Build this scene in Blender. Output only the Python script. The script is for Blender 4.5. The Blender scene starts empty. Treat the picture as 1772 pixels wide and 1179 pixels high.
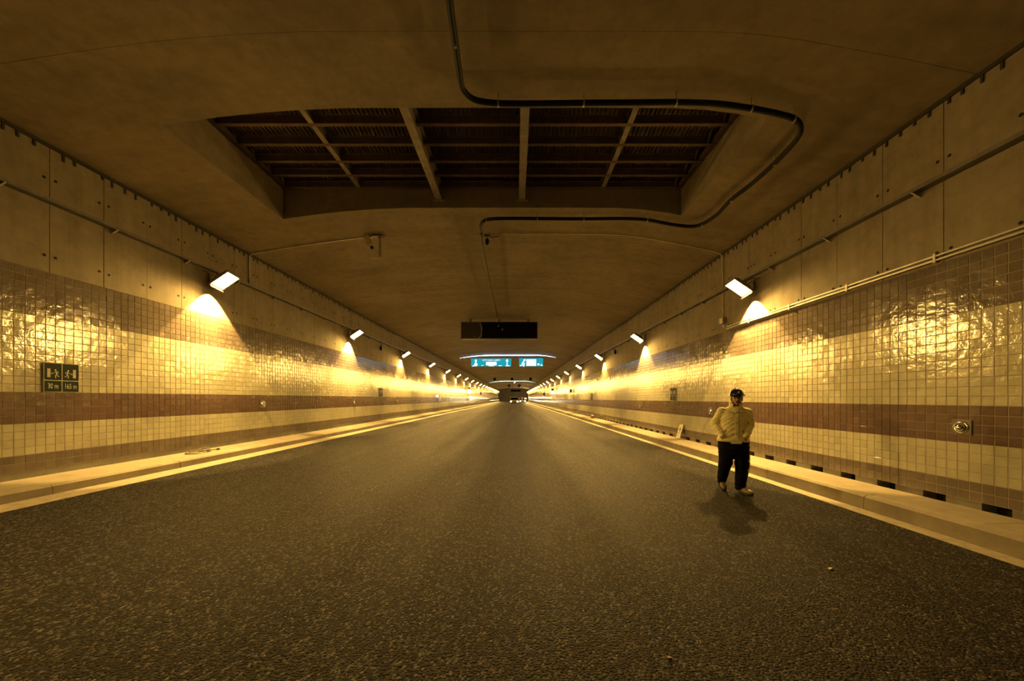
import bpy, bmesh, math, random
import numpy as np
from mathutils import Vector, Matrix

random.seed(7)
rng = np.random.default_rng(7)
SC = bpy.context.scene
COL = SC.collection
PI = math.pi

# ------------------------------------------------------------------ camera, world, exposure
F, VX, VY, CZ = 611.0, 891.0, 690.0, 1.63          # focal length and vanishing point in px of a 1772x1179 frame
cam_d = bpy.data.cameras.new('camera')
cam = bpy.data.objects.new('camera', cam_d)
COL.objects.link(cam)
cam.location = (0, 0, CZ)
cam.rotation_euler = (PI / 2, 0, 0)
cam_d.sensor_fit = 'HORIZONTAL'
cam_d.sensor_width = 36.0
cam_d.lens = 36.0 * F / 1772.0
cam_d.shift_x = -(VX - 886.0) / 1772.0
cam_d.shift_y = (VY - 589.5) / 1772.0
cam_d.clip_start = 0.05
cam_d.clip_end = 600
SC.camera = cam

w = bpy.data.worlds.new('world')
SC.world = w
w.use_nodes = True
w.node_tree.nodes['Background'].inputs[0].default_value = (0, 0, 0, 1)
w.node_tree.nodes['Background'].inputs[1].default_value = 0.0

SC.view_settings.view_transform = 'Standard'
SC.view_settings.look = 'None'
SC.view_settings.gamma = 1.0
SC.view_settings.use_curve_mapping = False
SC.view_settings.exposure = -0.32
try:
    SC.cycles.max_bounces = 6
    SC.cycles.diffuse_bounces = 4
    SC.cycles.glossy_bounces = 3
    SC.cycles.sample_clamp_indirect = 6.0
    SC.cycles.caustics_reflective = False
    SC.cycles.caustics_refractive = False
except Exception:
    pass

SODIUM = (1.0, 0.57, 0.13)      # colour of the tunnel lamps
GLASS_POWER = 110.0              # radiance of a lamp's glass
FLOOD_POWER = 1900.0              # each lamp's main beam over the road
SPOT_POWER = 2300.0                # each lamp's lower beam along the wall

# ------------------------------------------------------------------ helpers
def col4(c):
    return (c[0], c[1], c[2], 1.0)

def principled(name, color, rough=0.6, metal=0.0, spec=0.5):
    m = bpy.data.materials.new(name)
    m.use_nodes = True
    b = m.node_tree.nodes['Principled BSDF']
    b.inputs['Base Color'].default_value = col4(color)
    b.inputs['Roughness'].default_value = rough
    b.inputs['Metallic'].default_value = metal
    b.inputs['Specular IOR Level'].default_value = spec
    return m

def nd(m, t, **kw):
    n = m.node_tree.nodes.new(t)
    for k, v in kw.items():
        setattr(n, k, v)
    return n

def lk(m, a, b):
    m.node_tree.links.new(a, b)

def coords(m, scale=(1, 1, 1)):
    g = nd(m, 'ShaderNodeNewGeometry')
    mp = nd(m, 'ShaderNodeMapping')
    mp.inputs['Scale'].default_value = scale
    lk(m, g.outputs['Position'], mp.inputs['Vector'])
    return mp.outputs['Vector']

def noise(m, vec, scale, detail=4, rough=0.55):
    n = nd(m, 'ShaderNodeTexNoise')
    n.inputs['Scale'].default_value = scale
    n.inputs['Detail'].default_value = detail
    n.inputs['Roughness'].default_value = rough
    lk(m, vec, n.inputs['Vector'])
    return n.outputs['Fac']

def ramp(m, fac, stops):
    r = nd(m, 'ShaderNodeValToRGB')
    e = r.color_ramp.elements
    while len(e) < len(stops):
        e.new(0.5)
    for el, (p, c) in zip(e, stops):
        el.position = p
        el.color = col4(c) if not isinstance(c, float) else (c, c, c, 1)
    lk(m, fac, r.inputs['Fac'])
    return r.outputs['Color']

def mul(m, a, b, fac=1.0, mode='MULTIPLY'):
    x = nd(m, 'ShaderNodeMix', data_type='RGBA', blend_type=mode)
    if isinstance(fac, float):
        x.inputs['Factor'].default_value = fac
    else:
        lk(m, fac, x.inputs['Factor'])
    for s, v in ((x.inputs['A'], a), (x.inputs['B'], b)):
        if isinstance(v, tuple):
            s.default_value = col4(v)
        else:
            lk(m, v, s)
    return x.outputs['Result']

def mth(m, op, a, b=0.0, c=0.0):
    x = nd(m, 'ShaderNodeMath', operation=op)
    for i, v in enumerate((a, b, c)):
        if isinstance(v, (int, float)):
            x.inputs[i].default_value = v
        else:
            lk(m, v, x.inputs[i])
    return x.outputs[0]

def bump(m, height, strength, dist=0.02, normal=None):
    b = nd(m, 'ShaderNodeBump')
    b.inputs['Strength'].default_value = strength
    b.inputs['Distance'].default_value = dist
    lk(m, height, b.inputs['Height'])
    if normal is not None:
        lk(m, normal, b.inputs['Normal'])
    return b.outputs['Normal']

def bsdf(m):
    return m.node_tree.nodes['Principled BSDF']

def emitter(name, color, strength):
    m = bpy.data.materials.new(name)
    m.use_nodes = True
    b = bsdf(m)
    b.inputs['Base Color'].default_value = (0.02, 0.02, 0.02, 1)
    b.inputs['Emission Color'].default_value = col4(color)
    b.inputs['Emission Strength'].default_value = strength
    return m

# ------------------------------------------------------------------ mesh builder
def org(o):
    v = Vector((0, 0, 0))
    while o is not None:
        v += o.location
        o = o.parent
    return v

class MB:
    def __init__(self):
        self.v, self.f = [], []
    def add(self, verts, faces):
        n = len(self.v)
        self.v += [tuple(p) for p in verts]
        self.f += [tuple(i + n for i in f) for f in faces]
        return self
    def box(self, c, s, M=None):
        cx, cy, cz = c
        x, y, z = s[0] / 2, s[1] / 2, s[2] / 2
        vs = [Vector((a * x, b * y, d * z)) for d in (-1, 1) for b in (-1, 1) for a in (-1, 1)]
        if M is not None:
            vs = [M @ p for p in vs]
        vs = [p + Vector(c) for p in vs]
        return self.add(vs, [(0, 2, 3, 1), (4, 5, 7, 6), (0, 1, 5, 4), (2, 6, 7, 3), (0, 4, 6, 2), (1, 3, 7, 5)])
    def quad(self, a, b, c, d):
        return self.add([a, b, c, d], [(0, 1, 2, 3)])
    def prism(self, poly, ext, axis_fn):
        """poly: 2-D points; axis_fn(u, v, t) -> 3-D; ext: (t0, t1)"""
        n = len(poly)
        vs = [axis_fn(u, v, ext[0]) for u, v in poly] + [axis_fn(u, v, ext[1]) for u, v in poly]
        fs = [tuple(range(n))[::-1], tuple(range(n, 2 * n))]
        fs += [(i, (i + 1) % n, n + (i + 1) % n, n + i) for i in range(n)]
        return self.add(vs, fs)
    def tube(self, pts, r, n=8, cap=True):
        pts = [Vector(p) for p in pts]
        rs = r if isinstance(r, (list, tuple)) else [r] * len(pts)
        rings, prev = [], None
        for i, p in enumerate(pts):
            t = (pts[min(i + 1, len(pts) - 1)] - pts[max(i - 1, 0)]).normalized()
            if prev is None:
                a = t.cross(Vector((0, 0, 1)))
                if a.length < 0.05:
                    a = t.cross(Vector((1, 0, 0)))
                a.normalize()
            else:
                a = (prev - t * prev.dot(t)).normalized()
            prev = a
            b = t.cross(a)
            rings.append([p + (a * math.cos(k * 2 * PI / n) + b * math.sin(k * 2 * PI / n)) * rs[i] for k in range(n)])
        vs = [q for ring in rings for q in ring]
        fs = [(i * n + k, i * n + (k + 1) % n, (i + 1) * n + (k + 1) % n, (i + 1) * n + k)
              for i in range(len(pts) - 1) for k in range(n)]
        if cap:
            fs += [tuple(range(n))[::-1], tuple((len(pts) - 1) * n + k for k in range(n))]
        return self.add(vs, fs)
    def lathe(self, prof, c=(0, 0, 0), M=None, n=16):
        """prof: (radius, height) about local z"""
        vs = []
        for r, h in prof:
            for k in range(n):
                p = Vector((r * math.cos(2 * PI * k / n), r * math.sin(2 * PI * k / n), h))
                vs.append((M @ p if M is not None else p) + Vector(c))
        fs = [(i * n + k, i * n + (k + 1) % n, (i + 1) * n + (k + 1) % n, (i + 1) * n + k)
              for i in range(len(prof) - 1) for k in range(n)]
        fs += [tuple(range(n))[::-1], tuple((len(prof) - 1) * n + k for k in range(n))]
        return self.add(vs, fs)
    def mesh(self, name, mat, o=Vector((0, 0, 0)), smooth=False):
        me = bpy.data.meshes.new(name)
        me.from_pydata([(p[0] - o.x, p[1] - o.y, p[2] - o.z) for p in self.v], [], self.f)
        for x in (mat if isinstance(mat, (list, tuple)) else [mat]):
            me.materials.append(x)
        if smooth:
            me.polygons.foreach_set('use_smooth', [True] * len(me.polygons))
        me.update()
        return me
    def build(self, name, mat, parent=None, smooth=False, bevel=0.0, seg=1, auto=None):
        o = bpy.data.objects.new(name, self.mesh(name, mat, org(parent), smooth))
        COL.objects.link(o)
        if parent is not None:
            o.parent = parent
        fix_normals(o)
        if bevel:
            b = o.modifiers.new('bevel', 'BEVEL')
            b.width, b.segments, b.limit_method, b.angle_limit = bevel, seg, 'ANGLE', math.radians(35)
        if auto is not None:
            smooth_by_angle(o.data, auto)
        return o

def fix_normals(o):
    if len(o.data.polygons) > 60000:
        return
    bm = bmesh.new()
    bm.from_mesh(o.data)
    bmesh.ops.recalc_face_normals(bm, faces=bm.faces)
    bm.to_mesh(o.data)
    bm.free()

def smooth_by_angle(me, deg):
    bm = bmesh.new()
    bm.from_mesh(me)
    for f in bm.faces:
        f.smooth = True
    for e in bm.edges:
        if len(e.link_faces) == 2 and e.calc_face_angle(0) > math.radians(deg):
            e.smooth = False
    bm.to_mesh(me)
    bm.free()

def tag(o, label=None, cat=None, group=None, kind=None):
    if label: o['label'] = label
    if cat: o['category'] = cat
    if group: o['group'] = group
    if kind: o['kind'] = kind
    return o

def thing(name, label, cat, loc, group=None, rotz=0.0):
    o = bpy.data.objects.new(name, None)
    COL.objects.link(o)
    o.location = loc
    o.rotation_euler = (0, 0, rotz)
    o.empty_display_size = 0.1
    return tag(o, label, cat, group)

def struct(name, label, loc=(0, 0, 0)):
    o = bpy.data.objects.new(name, None)
    COL.objects.link(o)
    o.location = loc
    return tag(o, label, None, None, 'structure')

def copy_tree(o, parent=None):
    c = o.copy()
    COL.objects.link(c)
    c.parent = parent
    for ch in list(o.children):
        copy_tree(ch, c)
    return c

def text_obj(s, size, mat, name, parent, M):
    cu = bpy.data.curves.new(name, 'FONT')
    cu.body = s
    cu.size = size
    cu.align_x = 'CENTER'
    cu.align_y = 'CENTER'
    cu.extrude = 0.001
    cu.resolution_u = 3
    t = bpy.data.objects.new(name, cu)
    COL.objects.link(t)
    dg = bpy.context.evaluated_depsgraph_get()
    me = bpy.data.meshes.new_from_object(t.evaluated_get(dg))
    bpy.data.objects.remove(t)
    bpy.data.curves.remove(cu)
    me.transform(M)
    me.transform(Matrix.Translation(-org(parent)))
    me.materials.clear()
    me.materials.append(mat)
    o = bpy.data.objects.new(name, me)
    COL.objects.link(o)
    o.parent = parent
    return o

class Board:
    """a flat board: u to the reader's right, v up, n towards the reader"""
    def __init__(self, o, u, v):
        self.o, self.u, self.v = Vector(o), Vector(u).normalized(), Vector(v).normalized()
        self.n = self.u.cross(self.v)
    def p(self, u, v, t=0.0):
        return self.o + self.u * u + self.v * v + self.n * t
    def rect(self, mb, u0, v0, u1, v1, t0, t1):
        return mb.prism([(u0, v0), (u1, v0), (u1, v1), (u0, v1)], (t0, t1), self.p)
    def poly(self, mb, pts, t0, t1):
        return mb.prism(pts, (t0, t1), self.p)
    def stroke(self, mb, pts, wd, t0, t1):
        for (a, b), (c, d) in zip(pts, pts[1:]):
            L = math.hypot(c - a, d - b)
            ex, ey = (c - a) / L, (d - b) / L
            nx, ny = -ey * wd / 2, ex * wd / 2
            a2, b2, c2, d2 = a - ex * wd * .3, b - ey * wd * .3, c + ex * wd * .3, d + ey * wd * .3
            mb.prism([(a2 - nx, b2 - ny), (c2 - nx, d2 - ny), (c2 + nx, d2 + ny), (a2 + nx, b2 + ny)], (t0, t1), self.p)
    def disc(self, mb, u, v, r, t0, t1, n=14):
        mb.prism([(u + r * math.cos(2 * PI * k / n), v + r * math.sin(2 * PI * k / n)) for k in range(n)], (t0, t1), self.p)
    def matrix(self, u, v, t):
        M = Matrix((self.u, self.v, self.n)).transposed().to_4x4()
        M.translation = self.p(u, v, t)
        return M

ORD = ['nearest', 'second', 'third', 'fourth', 'fifth', 'sixth', 'seventh', 'eighth', 'ninth', 'tenth', 'eleventh',
       'twelfth', 'thirteenth', 'fourteenth', 'fifteenth', 'sixteenth', 'seventeenth', 'eighteenth', 'nineteenth',
       'twentieth', 'twenty-first', 'twenty-second']

# ------------------------------------------------------------------ materials
def concrete(name, base, stain=0.45, boards=None, rough=0.85):
    m = principled(name, base, rough, 0, 0.25)
    v = coords(m)
    n1 = noise(m, v, 0.55, 6, 0.6)
    n2 = noise(m, v, 5.0, 6, 0.65)
    n3 = noise(m, v, 60.0, 3, 0.6)
    c = mul(m, base, ramp(m, n1, [(0.30, stain), (0.62, 1.0)]))
    c = mul(m, c, ramp(m, n2, [(0.25, 0.80), (0.65, 1.08)]))
    h = n3
    if boards:
        vb = coords(m, boards)
        nb = noise(m, vb, 1.0, 5, 0.6)
        c = mul(m, c, ramp(m, nb, [(0.3, 0.86), (0.7, 1.07)]))
    lk(m, c, bsdf(m).inputs['Base Color'])
    lk(m, bump(m, h, 0.25, 0.006), bsdf(m).inputs['Normal'])
    return m

CEIL = concrete('ceiling_concrete', (0.29, 0.247, 0.180), 0.72, (0.35, 3.0, 3.0))
WALLC = concrete('wall_concrete', (0.29, 0.252, 0.188), 0.85, (1.0, 6.0, 0.35))
KERB = concrete('kerb_stone', (0.33, 0.295, 0.235), 0.7)
PATH = concrete('footpath_concrete', (0.30, 0.265, 0.205), 0.75)
PLINTH = concrete('plinth_mortar', (0.27, 0.255, 0.22), 0.5)
GROUT = principled('tile_grout', (0.40, 0.34, 0.33), 0.8, 0, 0.3)

def tile_mat(name, base, var=0.10):
    m = principled(name, base, 0.16, 0, 0.8)
    bsdf(m).inputs['IOR'].default_value = 1.62
    g = nd(m, 'ShaderNodeNewGeometry')
    oi = nd(m, 'ShaderNodeObjectInfo')
    r = mth(m, 'FRACT', mth(m, 'ADD', g.outputs['Random Per Island'], oi.outputs['Random']))
    c = mul(m, base, ramp(m, r, [(0.0, 1.0 - var), (1.0, 1.0 + var)]))
    v = coords(m)
    c = mul(m, c, ramp(m, noise(m, v, 1.3, 5), [(0.3, 0.82), (0.65, 1.05)]))
    lk(m, c, bsdf(m).inputs['Base Color'])
    n1 = noise(m, v, 11.0, 2, 0.4)
    n2 = noise(m, v, 42.0, 2, 0.5)
    b1 = bump(m, n1, 0.13, 0.035)
    lk(m, bump(m, n2, 0.10, 0.010, b1), bsdf(m).inputs['Normal'])
    lk(m, ramp(m, noise(m, v, 2.2, 4), [(0.3, 0.085), (0.7, 0.175)]), bsdf(m).inputs['Roughness'])
    return m

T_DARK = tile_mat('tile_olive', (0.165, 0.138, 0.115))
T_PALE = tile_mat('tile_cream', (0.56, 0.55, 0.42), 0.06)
T_RED = tile_mat('tile_burgundy', (0.140, 0.085, 0.070))
T_LOW = tile_mat('tile_taupe', (0.20, 0.165, 0.135))

def asphalt():
    m = principled('asphalt', (0.06, 0.055, 0.05), 0.5, 0, 0.09)
    v = coords(m)
    vo = nd(m, 'ShaderNodeTexVoronoi')
    vo.inputs['Scale'].default_value = 62.0
    lk(m, v, vo.inputs['Vector'])
    n1 = noise(m, v, 38.0, 5, 0.7)
    n2 = noise(m, v, 0.6, 5, 0.6)
    vs = coords(m, (1.6, 0.05, 1))
    n3 = noise(m, vs, 1.0, 3, 0.5)
    c = ramp(m, vo.outputs['Color'], [(0.25, (0.004, 0.0037, 0.0037)), (0.66, (0.020, 0.0182, 0.018)), (0.93, (0.20, 0.185, 0.185))])
    c = mul(m, c, ramp(m, n2, [(0.3, 0.75), (0.7, 1.15)]))
    c = mul(m, c, ramp(m, n3, [(0.35, 0.80), (0.65, 1.12)]))
    # the paving joint that runs along the lane
    sp = nd(m, 'ShaderNodeSeparateXYZ')
    lk(m, v, sp.inputs[0])
    wob = mth(m, 'MULTIPLY', noise(m, coords(m, (0.2, 0.35, 1)), 1.0, 3), 0.16)
    dj = mth(m, 'ABSOLUTE', mth(m, 'SUBTRACT', mth(m, 'SUBTRACT', sp.outputs['X'], wob), 0.72))
    j = mth(m, 'LESS_THAN', dj, 0.014)
    c = mul(m, c, (0.80, 0.78, 0.75), j)
    lk(m, c, bsdf(m).inputs['Base Color'])
    h = mth(m, 'ADD', mth(m, 'MULTIPLY', vo.outputs['Distance'], -0.9), n1)
    lk(m, bump(m, h, 1.0, 0.028), bsdf(m).inputs['Normal'])
    lk(m, ramp(m, n3, [(0.3, 0.47), (0.7, 0.60)]), bsdf(m).inputs['Roughness'])
    return m

ASPHALT = asphalt()

def paint():
    m = principled('line_paint', (0.66, 0.63, 0.55), 0.55, 0, 0.4)
    v = coords(m)
    c = mul(m, (0.36, 0.322, 0.25), ramp(m, noise(m, v, 9.0, 6, 0.7), [(0.3, 0.6), (0.55, 1.0)]))
    lk(m, c, bsdf(m).inputs['Base Color'])
    lk(m, bump(m, noise(m, v, 70.0, 3), 0.4, 0.004), bsdf(m).inputs['Normal'])
    return m
PAINT = paint()

def speckled(name, base, rough, metal=0.0, amt=0.25, spec=0.5):
    m = principled(name, base, rough, metal, spec)
    v = coords(m)
    c = mul(m, base, ramp(m, noise(m, v, 7.0, 5, 0.65), [(0.3, 1.0 - amt), (0.7, 1.0 + amt)]))
    lk(m, c, bsdf(m).inputs['Base Color'])
    return m

STEEL = speckled('painted_steel', (0.30, 0.27, 0.24), 0.5, 0.3)
DARKSTEEL = speckled('rusty_steel', (0.14, 0.10, 0.09), 0.6, 0.3)
SHEET = speckled('corrugated_zinc', (0.20, 0.17, 0.165), 0.42, 0.7)
ZINC = speckled('galvanised_steel', (0.42, 0.41, 0.39), 0.42, 0.7)
TRAY = speckled('dull_galvanised', (0.15, 0.14, 0.13), 0.55, 0.5)
CHROME = principled('chrome', (0.75, 0.73, 0.70), 0.12, 1.0)
BLACK = speckled('black_rubber', (0.006, 0.006, 0.007), 0.6, 0, 0.25, 0.2)
BLACKBOX = speckled('black_enamel', (0.014, 0.014, 0.017), 0.35)
GREYBOX = speckled('grey_plastic', (0.30, 0.29, 0.27), 0.5)
HOLE_SHADE = principled('hole_shade', (0.012, 0.011, 0.010), 0.9)  # shade inside holes and slots, put in as a near-black colour
JOINT = speckled('joint_sealant', (0.035, 0.030, 0.026), 0.8)
CREAM = speckled('cream_enamel', (0.62, 0.57, 0.45), 0.4)
WHITE = speckled('white_print', (0.72, 0.70, 0.64), 0.5, 0, 0.1)
GREEN = speckled('sign_green', (0.018, 0.036, 0.024), 0.6, 0, 0.15, 0.2)
LAMPBODY = speckled('lamp_aluminium', (0.33, 0.31, 0.28), 0.45, 0.6)
LAMPGLASS = emitter('lamp_glass', SODIUM, GLASS_POWER)
SIGNBLUE = emitter('sign_teal_light', (0.0, 0.46, 0.58), 1.0)
SIGNWHITE = emitter('sign_white_light', (0.9, 1.0, 1.0), 1.6)
TUBEBLUE = emitter('tube_blue_white', (0.42, 0.60, 1.0), 12.0)
TUBEGREEN = emitter('tube_green_white', (0.45, 1.0, 0.75), 4.0)
WARMWHITE = emitter('warm_white_light', (1.0, 0.86, 0.60), 5.0)
STRIPWHITE = emitter('guide_light', (1.0, 0.92, 0.70), 3.0)
RED = emitter('red_light', (1.0, 0.08, 0.03), 4.0)
AMBER = emitter('amber_light', (1.0, 0.45, 0.06), 8.0)

# ------------------------------------------------------------------ the tunnel's section
Y0, Y1 = -7.0, 168.0
XL, XR = -7.5, 5.87
def road_z(x):
    return 0.0177 * (4.9 - x)

PROF = [(-7.5, 5.72), (-6.6, 5.86), (-5.65, 6.01), (-4.7, 6.14), (-4.1, 6.20), (-3.5, 6.245), (-2.7, 6.28), (-1.0, 6.285),
        (1.2, 6.285), (2.5, 6.28), (3.1, 6.245), (3.6, 6.18), (4.05, 6.10), (5.0, 5.92), (5.87, 5.74)]
def ceil_z(x):
    for (a, za), (b, zb) in zip(PROF, PROF[1:]):
        if a <= x <= b:
            return za + (zb - za) * (x - a) / (b - a)
    return PROF[0][1] if x < 0 else PROF[-1][1]

def on_ceiling(px, py, drop=0.0):
    """the point of the ceiling (or drop below it) that stands at this place in the photograph"""
    d = 8.0
    for _ in range(30):
        x = (px - VX) * d / F
        d = (ceil_z(x) - drop - CZ) * F / (VY - py)
    x = (px - VX) * d / F
    return Vector((x, d, ceil_z(x) - drop))

# floor
mb = MB()
xs = [-6.95, -4, -1, 2, 5.2]
ys = [Y0 + (Y1 - Y0) * (i / 30.0) ** 1.5 for i in range(31)]
mb.v = [(x, y, road_z(x)) for y in ys for x in xs]
mb.f = [(j * 5 + i, j * 5 + i + 1, (j + 1) * 5 + i + 1, (j + 1) * 5 + i) for j in range(30) for i in range(4)]
floor = tag(mb.build('floor', ASPHALT), 'dark worn asphalt carriageway of the road tunnel', None, None, 'structure')

# edge lines
for x0, x1, nm in ((-6.85, -6.42, 'left'), (4.89, 5.13, 'right')):
    mb = MB()
    mb.prism([(x0, road_z(x0) - 0.01), (x1, road_z(x1) - 0.01), (x1, road_z(x1) + 0.004), (x0, road_z(x0) + 0.004)], (Y0, Y1),
             lambda u, v, t: Vector((u, t, v)))
    tag(mb.build('edge_line', PAINT), 'painted edge line along the foot of the %s kerb' % nm, None, None, 'structure')

# kerbs: stones 2 m long, footpaths, plinths
def kerb(side, xo, xi, zt, phase):
    s = struct('kerb', 'row of concrete kerb stones edging the %s footpath' % side)
    sg = 1 if xi > xo else -1
    zr = road_z(xo) - 0.06
    prof = [(xo, zr), (xi, zr), (xi, zt + 0.002), (xo + sg * 0.045, zt), (xo + sg * 0.012, zt - 0.03)]
    mb = MB()
    mb.prism(prof, (0.004, 1.996), lambda u, v, t: Vector((u, t, v)))
    first = None
    y = phase
    k = 0
    far = MB()
    while y < Y1 - 2:
        if y < 62:
            if first is None:
                first = mb.build('kerb_stone', KERB, s)
                o = first
            else:
                o = first.copy()
                COL.objects.link(o)
            o.parent = s
            o.location = (random.uniform(-.003, .003), y, random.uniform(-.003, .002))
        else:
            far.prism(prof, (y + .004, y + 1.996), lambda u, v, t: Vector((u, t, v)))
        y += 2.0
    tag(far.build('distant_kerb_stones', KERB, s), kind='stuff')
kerb('left', -6.85, -7.02, 0.355, 5.24 - 14)
kerb('right', 5.13, 5.31, 0.209, 5.20 - 14)

def footpath(side, xi, xw, z0, z1):
    s = struct('footpath', 'pale concrete service footpath beside the %s tiled wall' % side)
    first, far = None, MB()
    y = -8.0
    k = 0
    zb = min(z0, z1) - 0.2
    prof = [(xi, zb), (xw, zb), (xw, z1), (xi, z0)]
    while y < Y1 - 4:
        if y < 70:
            if first is None:
                first = MB().prism(prof, (0.003, 3.997), lambda u, v, t: Vector((u, t, v))).build('path_slab', PATH, s)
                o = first
            else:
                o = first.copy()
                COL.objects.link(o)
            o.parent = s
            o.location = (0, y, random.uniform(-.002, .002))
        else:
            far.prism(prof, (y + .003, y + 3.997), lambda u, v, t: Vector((u, t, v)))
        y += 4.0
    tag(far.build('distant_path_slabs', PATH, s), kind='stuff')
footpath('left', -7.024, XL, 0.352, 0.4075)
footpath('right', 5.314, XR, 0.206, 0.221)

# ------------------------------------------------------------------ walls
def tile_shape(mbv, mbf, ox, oy, oz, w_, h_, nx, t=0.0055, bev=0.004, ty=0.0, tz=0.0, simple=False):
    """one tile with its back at x = ox, facing nx (+1 / -1); ty, tz tilt its face"""
    n = len(mbv)
    a, b = w_ / 2, h_ / 2
    if simple:
        for u, v in ((-a, -b), (a, -b), (a, b), (-a, b)):
            mbv.append((ox + nx * (t + ty * u + tz * v), oy + u, oz + v))
        mbf.append((n, n + 1, n + 2, n + 3) if nx > 0 else (n + 3, n + 2, n + 1, n))
        return
    for u, v in ((-a, -b), (a, -b), (a, b), (-a, b)):
        mbv.append((ox, oy + u, oz + v))
    a2, b2 = a - bev, b - bev
    for u, v in ((-a2, -b2), (a2, -b2), (a2, b2), (-a2, b2)):
        mbv.append((ox + nx * (t + ty * u + tz * v), oy + u, oz + v))
    q = [(n + 4, n + 5, n + 6, n + 7)] + [(n + i, n + (i + 1) % 4, n + 4 + (i + 1) % 4, n + 4 + i) for i in range(4)]
    mbf += q if nx > 0 else [f[::-1] for f in q]

def build_wall(side, X, nx, zbase, zstripe, ph, top, near_d, panel_w, seam0, tie_rows):
    """X: face of the wall; nx: towards the road; zstripe: top edge of the burgundy band; ph: tile pitch"""
    pw = 0.12
    ws = 'left' if nx > 0 else 'right'
    zt = zstripe + 16 * ph
    # backing (grout plane), a slab with thickness
    mb = MB().box((X - nx * 0.2, (Y0 + Y1) / 2, (zstripe - 10 * ph + zt) / 2), (0.4, Y1 - Y0, 26 * ph))
    wall = mb.build('wall_' + ws, GROUT)
    tag(wall, 'tunnel wall on the %s, glazed tile bands under bare concrete' % ws, None, None, 'structure')
    rows = []
    for r in range(-10, 16):
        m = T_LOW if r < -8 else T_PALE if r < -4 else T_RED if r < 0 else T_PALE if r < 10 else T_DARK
        rows.append((zstripe + (r + .5) * ph, m))
    gap = 0.004
    # nearest 300 tiles in view as parts
    protos = {}
    start = math.floor(near_d / pw)
    cnt = 0
    near_cols = set()
    for c in range(start, start + 12):
        near_cols.add(c)
    single = set()
    for c in sorted(near_cols):
        for ri in range(len(rows)):
            if cnt < 300:
                single.add((c, ri)); cnt += 1
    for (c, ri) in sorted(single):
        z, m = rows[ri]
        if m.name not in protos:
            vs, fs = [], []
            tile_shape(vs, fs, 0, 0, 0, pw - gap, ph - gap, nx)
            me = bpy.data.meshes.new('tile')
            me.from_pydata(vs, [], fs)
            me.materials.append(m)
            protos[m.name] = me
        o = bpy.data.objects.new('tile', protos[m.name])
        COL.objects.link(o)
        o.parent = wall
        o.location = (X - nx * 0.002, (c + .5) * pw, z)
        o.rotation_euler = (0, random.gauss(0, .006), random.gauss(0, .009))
    # the rest as real geometry in one part
    vs, fs, mi = [], [], []
    mats = [T_DARK, T_PALE, T_RED, T_LOW]
    for c in range(math.floor(Y0 / pw) + 1, math.floor(Y1 / pw)):
        y = (c + .5) * pw
        simple = y > 40
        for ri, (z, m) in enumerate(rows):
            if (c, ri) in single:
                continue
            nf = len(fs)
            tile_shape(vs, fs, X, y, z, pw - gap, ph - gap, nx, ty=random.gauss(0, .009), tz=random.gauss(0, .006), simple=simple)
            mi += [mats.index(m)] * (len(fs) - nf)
    me = bpy.data.meshes.new('tile_field')
    me.from_pydata(vs, [], fs)
    for m in mats:
        me.materials.append(m)
    me.polygons.foreach_set('material_index', mi)
    o = bpy.data.objects.new('tile_field', me)
    COL.objects.link(o)
    o.parent = wall
    tag(o, kind='stuff')
    # bare concrete above: cast panels
    tk = 0.39
    Xp = X + nx * 0.004
    MB().box((X - nx * 0.25, (Y0 + Y1) / 2, (zt + top) / 2), (0.46, Y1 - Y0, top - zt)).build('seam_backing', JOINT, wall)
    zb = zt + 0.004
    first, far = None, MB()
    k = math.ceil((Y0 - seam0) / panel_w)
    y = seam0 + k * panel_w
    def pan(m_, yy):
        m_.box((Xp - nx * .02, yy + panel_w / 2, (zb + top) / 2), (0.04, panel_w - 0.008, top - zb))
    while y < Y1 - panel_w:
        if y < 24:
            if first is None:
                m_ = MB(); pan(m_, 0)
                first = m_.build('concrete_panel', WALLC, wall)
                o = first
            else:
                o = first.copy()
                COL.objects.link(o)
            o.parent = wall
            o.location = (random.uniform(-.0015, .0015), y, 0)
        else:
            pan(far, y)
        y += panel_w
    tag(far.build('distant_concrete_panels', WALLC, wall), kind='stuff')
    # formwork tie holes beside each seam: dark discs painted in for their shade
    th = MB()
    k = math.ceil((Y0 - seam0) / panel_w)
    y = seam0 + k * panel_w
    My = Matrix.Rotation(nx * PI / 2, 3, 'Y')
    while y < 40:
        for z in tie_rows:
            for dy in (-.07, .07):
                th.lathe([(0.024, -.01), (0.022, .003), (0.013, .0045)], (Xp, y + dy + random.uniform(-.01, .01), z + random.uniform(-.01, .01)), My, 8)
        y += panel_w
    tag(th.build('tie_hole_shade', HOLE_SHADE, wall), kind='stuff')
    return wall, zt

wallL, ZTL = build_wall('left', XL, 1, 0.4075, 1.7275, 0.1203, 5.72, 5.2, 0.75, 5.69, (3.92, 5.17))
wallR, ZTR = build_wall('right', XR, -1, 0.221, 1.537, 0.122, 5.74, 4.05, 0.80, 4.83, (3.66, 4.91))

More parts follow.
